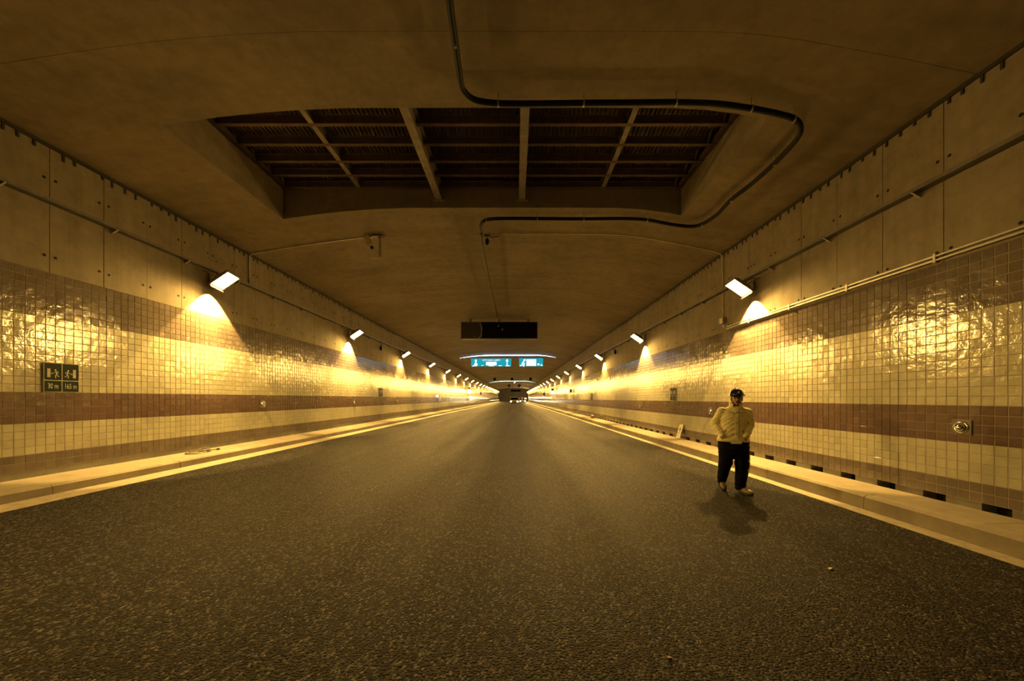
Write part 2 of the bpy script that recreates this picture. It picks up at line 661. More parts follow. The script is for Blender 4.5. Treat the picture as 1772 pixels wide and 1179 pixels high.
# plinths under the tiles; the right one is open at regular drain slots
pl = tag(MB().box((XL - .2, (Y0 + Y1) / 2, (0.30 + 1.7275 - 10 * .1203) / 2), (0.4, Y1 - Y0, 1.7275 - 10 * .1203 - 0.30)).build('plinth', PLINTH, wallL))
zpt = 1.537 - 10 * .122
MB().box((XR + .32, (Y0 + Y1) / 2, 0.2), (0.2, Y1 - Y0, zpt - 0.1)).build('drain_back', HOLE_SHADE, wallR)  # near-black back, the shade inside the slots put into its colour
first = None
y = 4.17 - 0.64 * 17
far = MB()
SLOT, PITCH = 0.27, 0.64
while y < Y1 - 1:
    if first is None:
        first = MB().box((XR + .1, PITCH / 2 + SLOT / 2, (0.12 + zpt) / 2), (0.2, PITCH - SLOT, zpt - 0.12)).build('plinth_block', PLINTH, wallR)
        o = first
        o.location = (0, y, 0)
    elif y < 34:
        o = first.copy()
        COL.objects.link(o)
        o.location = (random.uniform(-.003, .006), y, 0)
    else:
        break
    o.parent = wallR
    y += PITCH
MB().box((XR + .1, (y + Y1) / 2, (0.12 + zpt) / 2), (0.2, Y1 - y, zpt - 0.12)).build('plinth', PLINTH, wallR)

# ------------------------------------------------------------------ ceiling
HX0, HX1, HY0, HY1, HZ = -5.65, 4.05, 5.65, 8.61, 6.74
ceiling = struct('ceiling', 'bare cast concrete tunnel vault with an opening in its crown')
def slab(y0, y1, skip=False):
    m_ = MB()
    n = len(PROF)
    for (a, za), (b, zb) in zip(PROF, PROF[1:]):
        if skip and a >= HX0 - 1e-6 and b <= HX1 + 1e-6:
            continue
        m_.quad((a, y0, za), (b, y0, zb), (b, y1, zb), (a, y1, za))
    return m_
def whole(y0, y1):
    poly = PROF + [(5.87, 6.75), (-7.5, 6.75)]
    return MB().prism(poly, (y0, y1), lambda u, v, t: Vector((u, t, v)))
BAY = 4.93
ys = [9.98 + BAY * k for k in range(33)]
J = 0.005
def bay(y0, y1):
    o = whole(y0 + J, y1 - J).build('ceiling_slab', CEIL, ceiling, auto=30)
    o.location.z += random.uniform(-.012, .012)
bay(Y0, 4.47)
# the bay with the opening: four solid pieces round the hole
left_p = [p for p in PROF if p[0] <= HX0 + 1e-6] + [(HX0, HZ), (-7.5, HZ)]
right_p = [p for p in PROF if p[0] >= HX1 - 1e-6] + [(5.87, HZ), (HX1, HZ)]
ax = lambda u, v, t: Vector((u, t, v))
mid = [p for p in PROF if HX0 - 1e-6 <= p[0] <= HX1 + 1e-6] + [(HX1, HZ), (HX0, HZ)]
for poly, ya, yb in ((left_p, 4.47 + J, 9.98 - J), (right_p, 4.47 + J, 9.98 - J), (mid, 4.47 + J, HY0), (mid, HY1, 9.98 - J)):
    MB().prism(poly, (ya, yb), ax).build('ceiling_slab', CEIL, ceiling, auto=25)
for a, b in zip(ys, ys[1:]):
    if a < Y1:
        bay(a, min(b, Y1))
MB().box((-0.8, (Y1 + 9.9) / 2, 6.9), (13.6, Y1 - 9.9, 0.25)).build('joint_backing', JOINT, ceiling)
MB().box((-0.8, (Y0 + 5.3) / 2, 6.9), (13.6, 5.3 - Y0, 0.25)).build('joint_backing', JOINT, ceiling)

# end of the visible run: the bore bends away behind a concrete wall
tag(MB().box((-0.8, Y1 + .2, 3.2), (13.4, 0.4, 6.6)).build('wall_back', WALLC), 'far concrete end of the bore, tiny beyond the vehicles', None, None, 'structure')

# sealant strips where vault meets wall, with hanging straps
for sx, X, nx, zc, nm in ((0, XL, 1, 5.72, 'left'), (1, XR, -1, 5.74, 'right')):
    mb = MB().box((X + nx * .012, (Y0 + Y1) / 2, zc - 0.02), (0.03, Y1 - Y0, 0.07))
    t = tag(mb.build('trim_%d' % (sx + 1), JOINT), 'dark sealed joint with hanging straps between vault and %s wall' % nm, None, None, 'structure')
    y = 3.0
    first = None
    while y < 22:
        for dy in (0, .17 + random.uniform(-.03, .03)):
            if first is None:
                first = MB().box((0, 0, -.03), (0.012, 0.028, 0.10)).build('strap', JOINT, t)
                o = first
            else:
                o = first.copy(); COL.objects.link(o)
            o.parent = t
            o.location = (X + nx * .014, y + dy, zc - 0.055 + random.uniform(-.015, .01))
            o.scale = (1, 1, random.uniform(.6, 1.3) if nx < 0 else random.uniform(.4, 1.5))
        y += random.uniform(.36, .44) if nx < 0 else random.uniform(.3, .6)

# ------------------------------------------------------------------ steel frame over the opening
fr = thing('steel_frame', 'steel beam grid carrying corrugated sheets over the opening in the vault', 'steel frame', (-0.8, 7.1, HZ))
for X, zb, wd in ((-1.85, 6.46, .15), (0.17, 6.46, .15)):
    m_ = MB()
    m_.box((X, 7.1, zb + .01), (wd, 3.4, .02)); m_.box((X, 7.1, zb + .2), (.018, 3.4, .38)); m_.box((X, 7.1, zb + .40), (wd, 3.4, .02))
    b = m_.build('main_beam', STEEL, fr)
    MB().box((X, HY1 - .02, zb - .015), (wd + .12, .09, .03)).build('bearing_plate', STEEL, b)
for X in (-3.78, 2.14):
    m_ = MB()
    m_.box((X, 7.1, 6.75), (.10, 3.4, .016)); m_.box((X, 7.1, 6.84), (.014, 3.4, .18)); m_.box((X, 7.1, 6.93), (.10, 3.4, .016))
    m_.build('secondary_beam', STEEL, fr)
for X in (HX0 + .05, HX1 - .05):
    MB().box((X, 7.1, 6.79), (.09, 3.4, .09)).build('edge_angle', DARKSTEEL, fr)
CY = (5.95, 6.59, 7.11, 7.62, 8.09, 8.56)
for y in CY:
    m_ = MB()
    m_.box((-0.8, y, 6.745), (9.8, .07, .012)); m_.box((-0.8, y, 6.815), (9.8, .012, .14)); m_.box((-0.8, y, 6.885), (9.8, .09, .014))
    b = m_.build('cross_beam', DARKSTEEL, fr)
    for X in (-3.78, 2.14, -1.85, .17, HX0 + .12, HX1 - .12):
        MB().prism([(0, 6.75), (-.16, 6.93), (0, 6.93)], (X - .055, X - .043), lambda u, v, t, y=y: Vector((t, y + u - .007, v))).build('gusset', STEEL, b)
n = 122
m_ = MB()
pp = []
for i in range(n * 4 + 1):
    x = -5.9 + i * 10.2 / (n * 4)
    pp.append((x, 6.925 + (0.035 if (i % 4) in (1, 2) else 0.0)))
nn = len(pp)
m_.v = [(x, 5.3, z) for x, z in pp] + [(x, 8.95, z) for x, z in pp]
m_.f = [(i, i + 1, nn + i + 1, nn + i) for i in range(nn - 1)]
m_.build('corrugated_sheet', SHEET, fr)
MB().box((-0.8, 5.2, 6.87), (10.4, .06, .25)).build('end_plate', DARKSTEEL, fr)
MB().box((-0.8, 9.02, 6.87), (10.4, .06, .25)).build('end_plate', DARKSTEEL, fr)
MB().box((-6.0, 7.1, 6.87), (.06, 3.8, .25)).build('end_plate', DARKSTEEL, fr)
MB().box((4.4, 7.1, 6.87), (.06, 3.8, .25)).build('end_plate', DARKSTEEL, fr)

# ------------------------------------------------------------------ cable trays, conduits, hanging cable
for X, nx, z, nm in ((XL, 1, 4.81, 'left'), (XR, -1, 4.655, 'right')):
    t = thing('cable_tray', 'steel cable tray running along the upper %s wall above the lamps' % nm, 'cable tray', (X, 0, z), 'cable trays on the walls')
    m_ = MB()
    m_.box((X + nx * .084, 80, z - .045), (.11, 174, .006)); m_.box((X + nx * .137, 80, z - .02), (.005, 174, .055)); m_.box((X + nx * .032, 80, z - .01), (.006, 174, .075))
    m_.build('channel', TRAY, t)
    MB().tube([(X + nx * .066, y, z - .018 + .006 * math.sin(y * 1.7)) for y in np.arange(Y0, Y1, 1.5)], .016, 6).build('cable', BLACK, t)
    MB().tube([(X + nx * .106, y, z - .020 + .006 * math.sin(y * 1.3 + 2)) for y in np.arange(Y0, Y1, 1.5)], .014, 6).build('cable', BLACK, t)
    f0 = None
    y = 2.2
    while y < 40:
        if f0 is None:
            f0 = MB().prism([(.016, -.050), (.14, -.050), (.14, -.058), (.03, -.12), (.016, -.12)], (-.012, .012), lambda u, v, q, X=X, nx=nx, z=z: Vector((X + nx * (u + .002), q, z + v))).build('bracket', ZINC, t)
            o = f0
        else:
            o = f0.copy(); COL.objects.link(o)
        o.parent = t
        o.location = (0, y, 0)
        y += 1.45
    f0 = None
    for i in range(1, 8):
        for dy in (-.1, .14):
            if f0 is None:
                f0 = MB().tube([(X + nx * .020, 0, z + .25), (X + nx * .05, 0, z + .25), (X + nx * .06, 0, z + .22)], .010, 6).build('anchor_stud', ZINC, t)
                o = f0
            else:
                o = f0.copy(); COL.objects.link(o)
            o.parent = t
            o.location = (0, 1.45 + 7.25 * i + dy, 0)

t = thing('conduit_pair', 'two thin steel conduits clipped above the top tile row on the right', 'conduit', (XR, 3, 3.56))
for k in range(2):
    MB().tube([(XR - .038, Y0, 3.548 + k * .058), (XR - .038, 9.72, 3.548 + k * .058)], .016, 8).build('conduit', GREYBOX, t, smooth=True)
f0 = None
for y in np.arange(1.0, 9.7, 1.3):
    if f0 is None:
        f0 = MB().box((XR - .034, 0, 3.577), (.045, .03, .125)).build('saddle', ZINC, t); o = f0
    else:
        o = f0.copy(); COL.objects.link(o)
    o.parent = t
    o.location = (0, float(y), 0)
t = thing('junction_box', 'grey junction box where the conduits meet on the right wall', 'junction box', (XR, 9.87, 3.7))
MB().box((XR - .055, 9.87, 3.80), (.10, .17, .17)).build('body', GREYBOX, t, bevel=.008)
MB().box((XR - .112, 9.87, 3.80), (.012, .15, .15)).build('lid', CREAM, t, bevel=.004)
MB().tube([(XR - .05, 9.87, 3.71), (XR - .05, 9.84, 3.63), (XR - .03, 9.76, 3.58)], .014, 8).build('cable_tail', ZINC, t)

# thin conduit across the vault, both ends dropping down the walls
def vault_run(px0, px1, n, y=9.93, drop=.025):
    return [(x, y, ceil_z(x) - drop) for x in np.linspace(px0, px1, n)]
t = thing('ceiling_conduit', 'thin pale conduit crossing the vault from the right wall to the detector', 'conduit', (XR, 9.93, 5.7))
MB().tube([(XR - .03, 9.90, 3.9), (XR - .03, 9.93, 5.60), (XR - .09, 9.93, 5.70)] + vault_run(5.6, -.35, 30), .013, 6).build('conduit', CREAM, t, smooth=True)
t = thing('ceiling_conduit', 'thin conduit crossing the vault from the left wall to the security camera', 'conduit', (XL, 9.93, 5.6))
MB().tube([(XL + .03, 9.93, 4.83), (XL + .03, 9.93, 5.62), (XL + .1, 9.93, 5.70)] + vault_run(-7.2, -4.02, 20), .016, 6).build('conduit', ZINC, t, smooth=True)

# thick black cable hung under the vault
HANG = 0.16
raw = [(776, -60), (778, 0), (788, 75), (797, 140), (803, 158), (822, 173), (862, 179), (935, 179.5), (1010, 178.5), (1090, 178), (1170, 177.5), (1240, 180),
       (1300, 188), (1345, 197), (1374, 206), (1385, 220), (1378, 242), (1340, 283), (1300, 319), (1265, 346), (1240, 372), (1215, 388), (1195, 392), (1165, 389),
       (1120, 381), (1080, 378.5), (1010, 379), (930, 378.5), (865, 378.5), (842, 381), (833, 388), (832, 400), (838, 440), (848, 490), (856, 525), (861, 550)]
pts = [on_ceiling(a, b, HANG) for a, b in raw]
def catmull(P, k=6):
    out = []
    for i in range(len(P) - 1):
        a, b, c, d = P[max(i - 1, 0)], P[i], P[i + 1], P[min(i + 2, len(P) - 1)]
        for s in range(k):
            q = s / k
            out.append(0.5 * ((2 * b) + (c - a) * q + (2 * a - 5 * b + 4 * c - d) * q * q + (3 * b - a - 3 * c + d) * q ** 3))
    out.append(P[-1])
    return out
t = thing('hanging_cable', 'thick black cable hung under the vault, looping round the opening to the dark display', 'cable', pts[0])
sp = catmull(pts)
ncut = (31) * 6
MB().tube(sp[:ncut + 1], .042, 8).build('cable', BLACK, t, smooth=True)
MB().tube(sp[ncut:], [.042] * 2 + [.022] * (len(sp) - ncut - 2), 8).build('thin_cable', BLACK, t, smooth=True)
for i in (2, 6, 8, 10, 12, 14, 17, 19, 21, 24, 26, 27, 29, 31, 33):
    p = pts[i]
    m_ = MB().tube([p + Vector((0, 0, -.05)), (p.x, p.y, ceil_z(p.x) + .01)], .008, 6)
    m_.lathe([(.05, -.012), (.05, .012)], p, Matrix.Rotation(PI / 2, 3, 'Y'), 8)
    m_.build('hanger', ZINC, t)

# ------------------------------------------------------------------ lamps
LY = [1.45 + 7.25 * i for i in range(22)]
def make_lamp(nx, X, z):
    """built with its wall foot at the root: root stands on the wall face"""
    t = thing('flood_lamp', '', 'lamp', (X, 0, z), 'sodium floodlights on the %s wall' % ('left' if nx > 0 else 'right'))
    # glass plane: its long side rises away from the wall by 35 degrees, turned a little to the oncoming side
    a = math.radians(34)
    R = Matrix(((math.cos(a) * nx, 0, -math.sin(a) * nx * 1.0), (0, 1, 0), (math.sin(a), 0, math.cos(a))))   # columns: long side, y, up-normal
    yaw = Matrix.Rotation(math.radians(-20), 3, 'X')
    # tilt about the long side so that the glass looks towards the camera as well
    L = Vector((math.cos(a) * nx, 0, math.sin(a)))
    Q = Matrix.Rotation(math.radians(13) * (-1 if nx > 0 else 1), 3, L)
    U, V = L, Q @ Vector((0, 1, 0))
    N = U.cross(V)
    if N.z < 0: N = -N
    c = Vector((X + nx * .36, 0, z))
    fn = lambda u, v, w_: c + U * u + V * v + N * w_
    def bx(m_, u0, u1, v0, v1, w0, w1, tp=1.0):
        vs = [fn(u, v, w0) for u, v in ((u0, v0), (u1, v0), (u1, v1), (u0, v1))]
        uc, vc = (u0 + u1) / 2, (v0 + v1) / 2
        vs += [fn(uc + (u - uc) * tp, vc + (v - vc) * tp, w1) for u, v in ((u0, v0), (u1, v0), (u1, v1), (u0, v1))]
        m_.add(vs, [(0, 1, 2, 3), (4, 5, 6, 7), (0, 1, 5, 4), (1, 2, 6, 5), (2, 3, 7, 6), (3, 0, 4, 7)])
    m_ = MB(); bx(m_, -.25, .25, -.16, .16, .0, .13, .72); m_.build('housing', LAMPBODY, t, bevel=.012)
    m_ = MB()
    for s in (-1, 1):
        bx(m_, -.262, .262, s * .165 - .012, s * .165 + .012, -.02, .03)
        bx(m_, s * .255 - .012, s * .255 + .012, -.175, .175, -.02, .03)
    m_.build('front_frame', LAMPBODY, t)
    m_ = MB(); bx(m_, -.242, .242, -.152, .152, -.012, -.004); m_.build('glass', LAMPGLASS, t)
    m_ = MB(); bx(m_, -.28, -.265, -.17, .17, -.09, .02); m_.build('visor', LAMPBODY, t)  # plate added to block the glass's light from the wall just below
    m_ = MB()
    for s in (-1, 1):
        m_.tube([(X + nx * .02, s * .23, z + .16), (X + nx * .20, s * .23, z + .14), fn(0, s * .185, .06)], .014, 6)
    m_.tube([(X + nx * .02, -.23, z + .16), (X + nx * .02, .23, z + .16)], .014, 6)
    m_.build('fork_bracket', DARKSTEEL, t)
    m_ = MB().box((X + nx * .018, 0, z + .05), (.02, .12, .27)); m_.build('mounting_rail', DARKSTEEL, t)
    m_ = MB().tube([fn(-.1, 0, .13), fn(-.12, .02, .24), (X + nx * .10, .06, z + .205)], .010, 6); m_.build('cable', BLACK, t)
    ld = bpy.data.lights.new('lower_beam', 'SPOT')
    ld.energy = SPOT_POWER
    ld.color = SODIUM
    ld.spot_size = math.radians(94)
    ld.spot_blend = 0.10
    ld.shadow_soft_size = 0.03
    lo = bpy.data.objects.new('lower_beam', ld)
    COL.objects.link(lo)
    lo.parent = t
    lo.location = Vector((nx * .20, -.05, -.30))
    lo.rotation_euler = (0, nx * math.radians(20), 0)
    ld = bpy.data.lights.new('main_beam', 'SPOT')
    ld.energy = FLOOD_POWER
    ld.color = SODIUM
    ld.spot_size = math.radians(150)
    ld.spot_blend = 1.0
    ld.shadow_soft_size = 0.05
    lo = bpy.data.objects.new('main_beam', ld)
    COL.objects.link(lo)
    lo.parent = t
    lo.location = fn(0, 0, -.075) - Vector((X, 0, z))
    lo.rotation_euler = Vector((nx * .52, -.42, -.74)).to_track_quat('-Z', 'Y').to_euler()

    return t
for nx, X, z, nm in ((1, XL, 4.54, 'left'), (-1, XR, 4.365, 'right')):
    first = make_lamp(nx, X, z)
    for i, y in enumerate(LY):
        if i == 0 and nx < 0: continue          # lamp beside the camera left out here to keep the near walls dim
        o = first if i == (0 if nx > 0 else 1) else copy_tree(first)
        o.location = (X, y, z)
        o['label'] = ('floodlight on the %s wall just outside the near edge of the view' % nm) if i == 0 else \
            '%s bracketed sodium floodlight along the %s wall, counted from the camera' % (ORD[i - 1], nm)

# ------------------------------------------------------------------ chrome guide lights in the burgundy bands
def make_marker(nx, X, z):
    t = thing('guide_light', '', 'guide light', (X, 0, z), 'chrome guide lights in the burgundy tile bands')
    M = Matrix.Rotation(nx * PI / 2, 3, 'Y')
    MB().box((X + nx * .012, 0, z), (.010, .21, .20)).build('base_plate', TRAY, t, bevel=.003)
    MB().lathe([(.078, .014), (.078, .024), (.068, .030), (.058, .026), (.055, .016)], (X, 0, z), M, 20).build('ring', CHROME, t, smooth=True)
    MB().lathe([(.046, .016), (.044, .040), (.034, .058), (.018, .068), (.002, .071)], (X, -.004, z - .006), M, 16).build('dome', CHROME, t, smooth=True)
    MB().box((X + nx * .026, .045, z + .002), (.016, .07, .012)).build('arm', CHROME, t)
    for dy in (-.085, .085):
        for dz in (-.08, .08):
            MB().lathe([(.009, .016), (.008, .021)], (X, dy, z + dz), M, 6).build('screw', DARKSTEEL, t)
    return t
for nx, X, z, nm, y0 in ((1, XL, 1.7275 - .27, 'left', 10.5), (-1, XR, 1.537 - .285, 'right', 4.63)):
    first = make_marker(nx, X, z)
    k = 0
    y = y0
    while y < 62:
        o = first if k == 0 else copy_tree(first)
        o.location = (X, y, z)
        o['label'] = '%s round chrome guide light in the burgundy band of the %s wall, from the camera' % (ORD[k], nm)
        y += 5.95
        k += 1

# ------------------------------------------------------------------ emergency exit signs
def exit_sign(nx, X, y, z0, label, dist=('30 m', '165 m'), wd=.45, ht=.47, lean=None, group='emergency exit distance signs', GREEN=GREEN, WHITE=WHITE):
    t = thing('exit_sign', label, 'sign', (X, y, z0), group)
    u = (0, 1, 0) if nx < 0 else (0, 1, 0)
    # reader on the road: on the left wall u runs away from the camera, on the right wall towards it
    if lean is None:
        B = Board((X + nx * .03, y, z0 + ht / 2), (0, nx, 0), (0, 0, 1))
    else:
        B = Board((X + nx * (lean / 2 + .03), y, z0 + ht / 2), (0, nx, 0), (-nx * lean, 0, ht))
    if B.n.x * nx < 0:
        B = Board(B.o, -B.u, B.v)
    a, b = wd / 2, ht / 2
    m_ = MB(); B.rect(m_, -a, -b, a, b, -.022, .0); m_.build('back_board', ZINC, t)
    hs = -b + ht * .40
    q = .006
    panels = {}
    for i, (u0, u1) in enumerate(((-a + q, -q), (q, a - q))):
        m_ = MB(); B.rect(m_, u0, hs + q, u1, b - q, 0, .004); p1 = m_.build('pictogram_panel', GREEN, t)
        m_ = MB(); B.rect(m_, u0, -b + q, u1, hs - q, 0, .004); p2 = m_.build('distance_panel', GREEN, t)
        s = -1 if i == 0 else 1
        uc = (u0 + u1) / 2
        m_ = MB()
        B.rect(m_, uc + s * .052 - .020, hs + .05, uc + s * .052 + .020, hs + .19, .004, .0055)
        m_.build('door_mark', CREAM, p1)
        m_ = MB()
        cy = hs + .115
        B.stroke(m_, [(uc - s * .004 - s * .004, cy), (uc + s * .022, cy)], .007, .004, .0055)
        B.poly(m_, [(uc + s * .012, cy + .022), (uc + s * .027, cy), (uc + s * .012, cy - .022), (uc + s * .017, cy)][::(-1 if s > 0 else 1)], .004, .0055)
        m_.build('arrow_mark', WHITE, p1)
        m_ = MB()
        r0 = uc - s * .040
        B.disc(m_, r0 + s * .010, hs + .170, .012, .004, .0055)
        B.stroke(m_, [(r0 + s * .004, hs + .150), (r0 - s * .006, hs + .105)], .017, .004, .0055)
        B.stroke(m_, [(r0 + s * .004, hs + .148), (r0 + s * .022, hs + .126), (r0 + s * .030, hs + .134)], .007, .004, .0055)
        B.stroke(m_, [(r0 + s * .002, hs + .148), (r0 - s * .022, hs + .142), (r0 - s * .026, hs + .122)], .007, .004, .0055)
        B.stroke(m_, [(r0 - s * .005, hs + .105), (r0 + s * .012, hs + .082), (r0 + s * .008, hs + .045)], .010, .004, .0055)
        B.stroke(m_, [(r0 - s * .006, hs + .105), (r0 - s * .012, hs + .075), (r0 - s * .034, hs + .068)], .010, .004, .0055)
        m_.build('running_figure', WHITE, p1)
        if dist: text_obj(dist[i], .105, WHITE, 'distance_text', p2, B.matrix(uc, (-b + hs) / 2, .005) @ Matrix.Diagonal((.62, 1.15, 1, 1)))
    m_ = MB()
    for (u0, v0, u1, v1) in ((-a, -b, a, -b + q * .8), (-a, b - q * .8, a, b), (-a, hs - q * .7, a, hs + q * .7), (-q * .7, -b, q * .7, b), (-a, -b, -a + q * .6, b), (a - q * .6, -b, a, b)):
        B.rect(m_, u0, v0, u1, v1, 0, .006)
    m_.build('rim', WHITE, t)
    return t
exit_sign(1, XL, 5.82, 1.735, 'green emergency exit sign reading 30 m and 165 m on the left tiles')
exit_sign(1, XL, 19.7, 1.735, 'small green emergency exit sign further down the left tiles', None)
exit_sign(-1, XR, 13.05, 1.55, 'green emergency exit sign on the right tiles above the leaning board', None)
exit_sign(-1, XR, 27.0, 1.55, 'small green emergency exit sign on the right tiles above the cone', None)

# ------------------------------------------------------------------ security camera and detector on the vault
zc = ceil_z(-3.95)
t = thing('security_camera', 'cream security camera on a ceiling bracket below the opening', 'camera', (-3.95, 9.95, zc))
MB().box((-3.86, 9.93, zc - .02), (.30, .18, .05)).build('ceiling_plate', DARKSTEEL, t)
MB().box((-3.78, 9.93, zc - .20), (.05, .05, .36)).build('drop_post', ZINC, t)
MB().box((-3.90, 10.0, zc - .50), (.29, .02, .22)).build('back_plate', CREAM, t, bevel=.004)
MB().box((-3.80, 9.97, zc - .42), (.06, .06, .34)).build('plate_arm', ZINC, t)
ax_ = Vector((.16, -.10, -.30)).normalized()
side = ax_.cross(Vector((0, -1, 0))).normalized()
fw = side.cross(ax_)
M = Matrix((side, fw, ax_)).transposed()
cc = Vector((-4.03, 9.80, zc - .25))
MB().box(cc, (.13, .12, .34), M).build('housing', CREAM, t, bevel=.02, seg=2)
MB().box(cc - ax_ * .02 + fw * .075 * (1 if fw.y < 0 else -1), (.145, .012, .40), M).build('sun_shield', CREAM, t)
MB().lathe([(.05, .17), (.052, .20), (.03, .205)], cc, M, 14).build('lens', BLACKBOX, t)
MB().lathe([(.05, -.17), (.045, -.21), (.02, -.215)], cc, M, 14).build('rear_cap', GREYBOX, t)
MB().tube([cc - ax_ * .2, cc - ax_ * .26 + Vector((.08, .05, .05)), (-3.80, 9.95, zc - .06)], .010, 6).build('cable', BLACK, t)

p = on_ceiling(843, 408, 0)
t = thing('smoke_detector', 'small black detector under the vault beside the hanging cable', 'detector', (p.x, p.y, p.z))
MB().box((p.x, p.y, p.z - .02), (.16, .12, .04)).build('base', DARKSTEEL, t)
MB().tube([(p.x, p.y, p.z - .03), (p.x, p.y, p.z - .10)], .02, 8).build('stem', CREAM, t)
MB().lathe([(.045, 0), (.055, -.03), (.055, -.15), (.04, -.17)], (p.x, p.y, p.z - .10), None, 12).build('body', BLACKBOX, t, smooth=False)
MB().tube([(p.x + .08, p.y, p.z - .02), (p.x + .15, p.y, p.z - .06), (p.x + .22, p.y, p.z - .03), (p.x + .34, p.y - .02, p.z - .03)], .010, 6).build('lead', BLACK, t)

# ------------------------------------------------------------------ dark overhead display
D = 20.6
x0, x1 = (798 - VX) * D / F, (930 - VX) * D / F
zt_, zb_ = CZ + (VY - 557) * D / F, CZ + (VY - 587) * D / F
t = thing('display_board', 'wide black overhead display board, switched off and part wrapped in film', 'display board', ((x0 + x1) / 2, D, zb_))
xm = (x0 + x1) / 2
MB().box((xm, D + .17, (zt_ + zb_) / 2), (x1 - x0, .32, zt_ - zb_)).build('cabinet', BLACKBOX, t, bevel=.01)
m_ = MB()
m_.box((xm, D - .01, zt_ - .015), (x1 - x0 + .03, .08, .03)); m_.box((xm, D - .01, zb_ + .015), (x1 - x0 + .03, .08, .03))
m_.box((x0, D - .01, (zt_ + zb_) / 2), (.03, .08, zt_ - zb_)); m_.box((x1, D - .01, (zt_ + zb_) / 2), (.03, .08, zt_ - zb_))
m_.build('frame', ZINC, t)
PANE = principled('display_glass', (0.004, 0.004, 0.007), 0.25, 0, 0.10)
xs_ = x0 + (832 - 798) * D / F
MB().box(((xs_ + x1) / 2, D, (zt_ + zb_) / 2), (x1 - xs_ - .03, .015, zt_ - zb_ - .06)).build('display_pane', PANE, t)
MB().box(((x0 + xs_) / 2, D, (zt_ + zb_) / 2), (xs_ - x0 - .03, .015, zt_ - zb_ - .06)).build('bare_panel', speckled('bare_panel', (.05, .043, .034), .7), t)
FILM = principled('torn_film', (0.45, 0.46, 0.50), 0.35, 0, 0.5)
hh = zt_ - zb_
edge = [(0.0, .97), (.06, .80), (.10, .62), (.10, .45), (.07, .30), (.10, .20), (.03, .10), (-.12, .05)]
m_ = MB().tube([(xs_ - .06 + a * 1.1, D - .03, zb_ + b * hh) for a, b in edge], [.02, .03, .035, .025, .03, .035, .03, .02], 6)
m_.build('torn_film', FILM, t)
m_ = MB().box((xs_ - .36, D - .02, zb_ + .13), (.14, .012, .03), Matrix.Rotation(math.radians(40), 3, 'Y'))
m_.build('film_scrap', FILM, t)
for a, b in ((x0 + .64 * (x1 - x0) * .76, .75), (x0 + .54 * (x1 - x0), .55)):
    MB().box((a, D - .012, zb_ + b * hh), (.05, .006, .12), Matrix.Rotation(.5, 3, 'Y')).build('film_scrap', FILM, t)
for a in (.12, .5, .88):
    X = x0 + a * (x1 - x0)
    MB().box((X, D + .17, (zt_ + ceil_z(X)) / 2), (.08, .08, max(.05, ceil_z(X) - zt_ + .04))).build('hanger', DARKSTEEL, t)

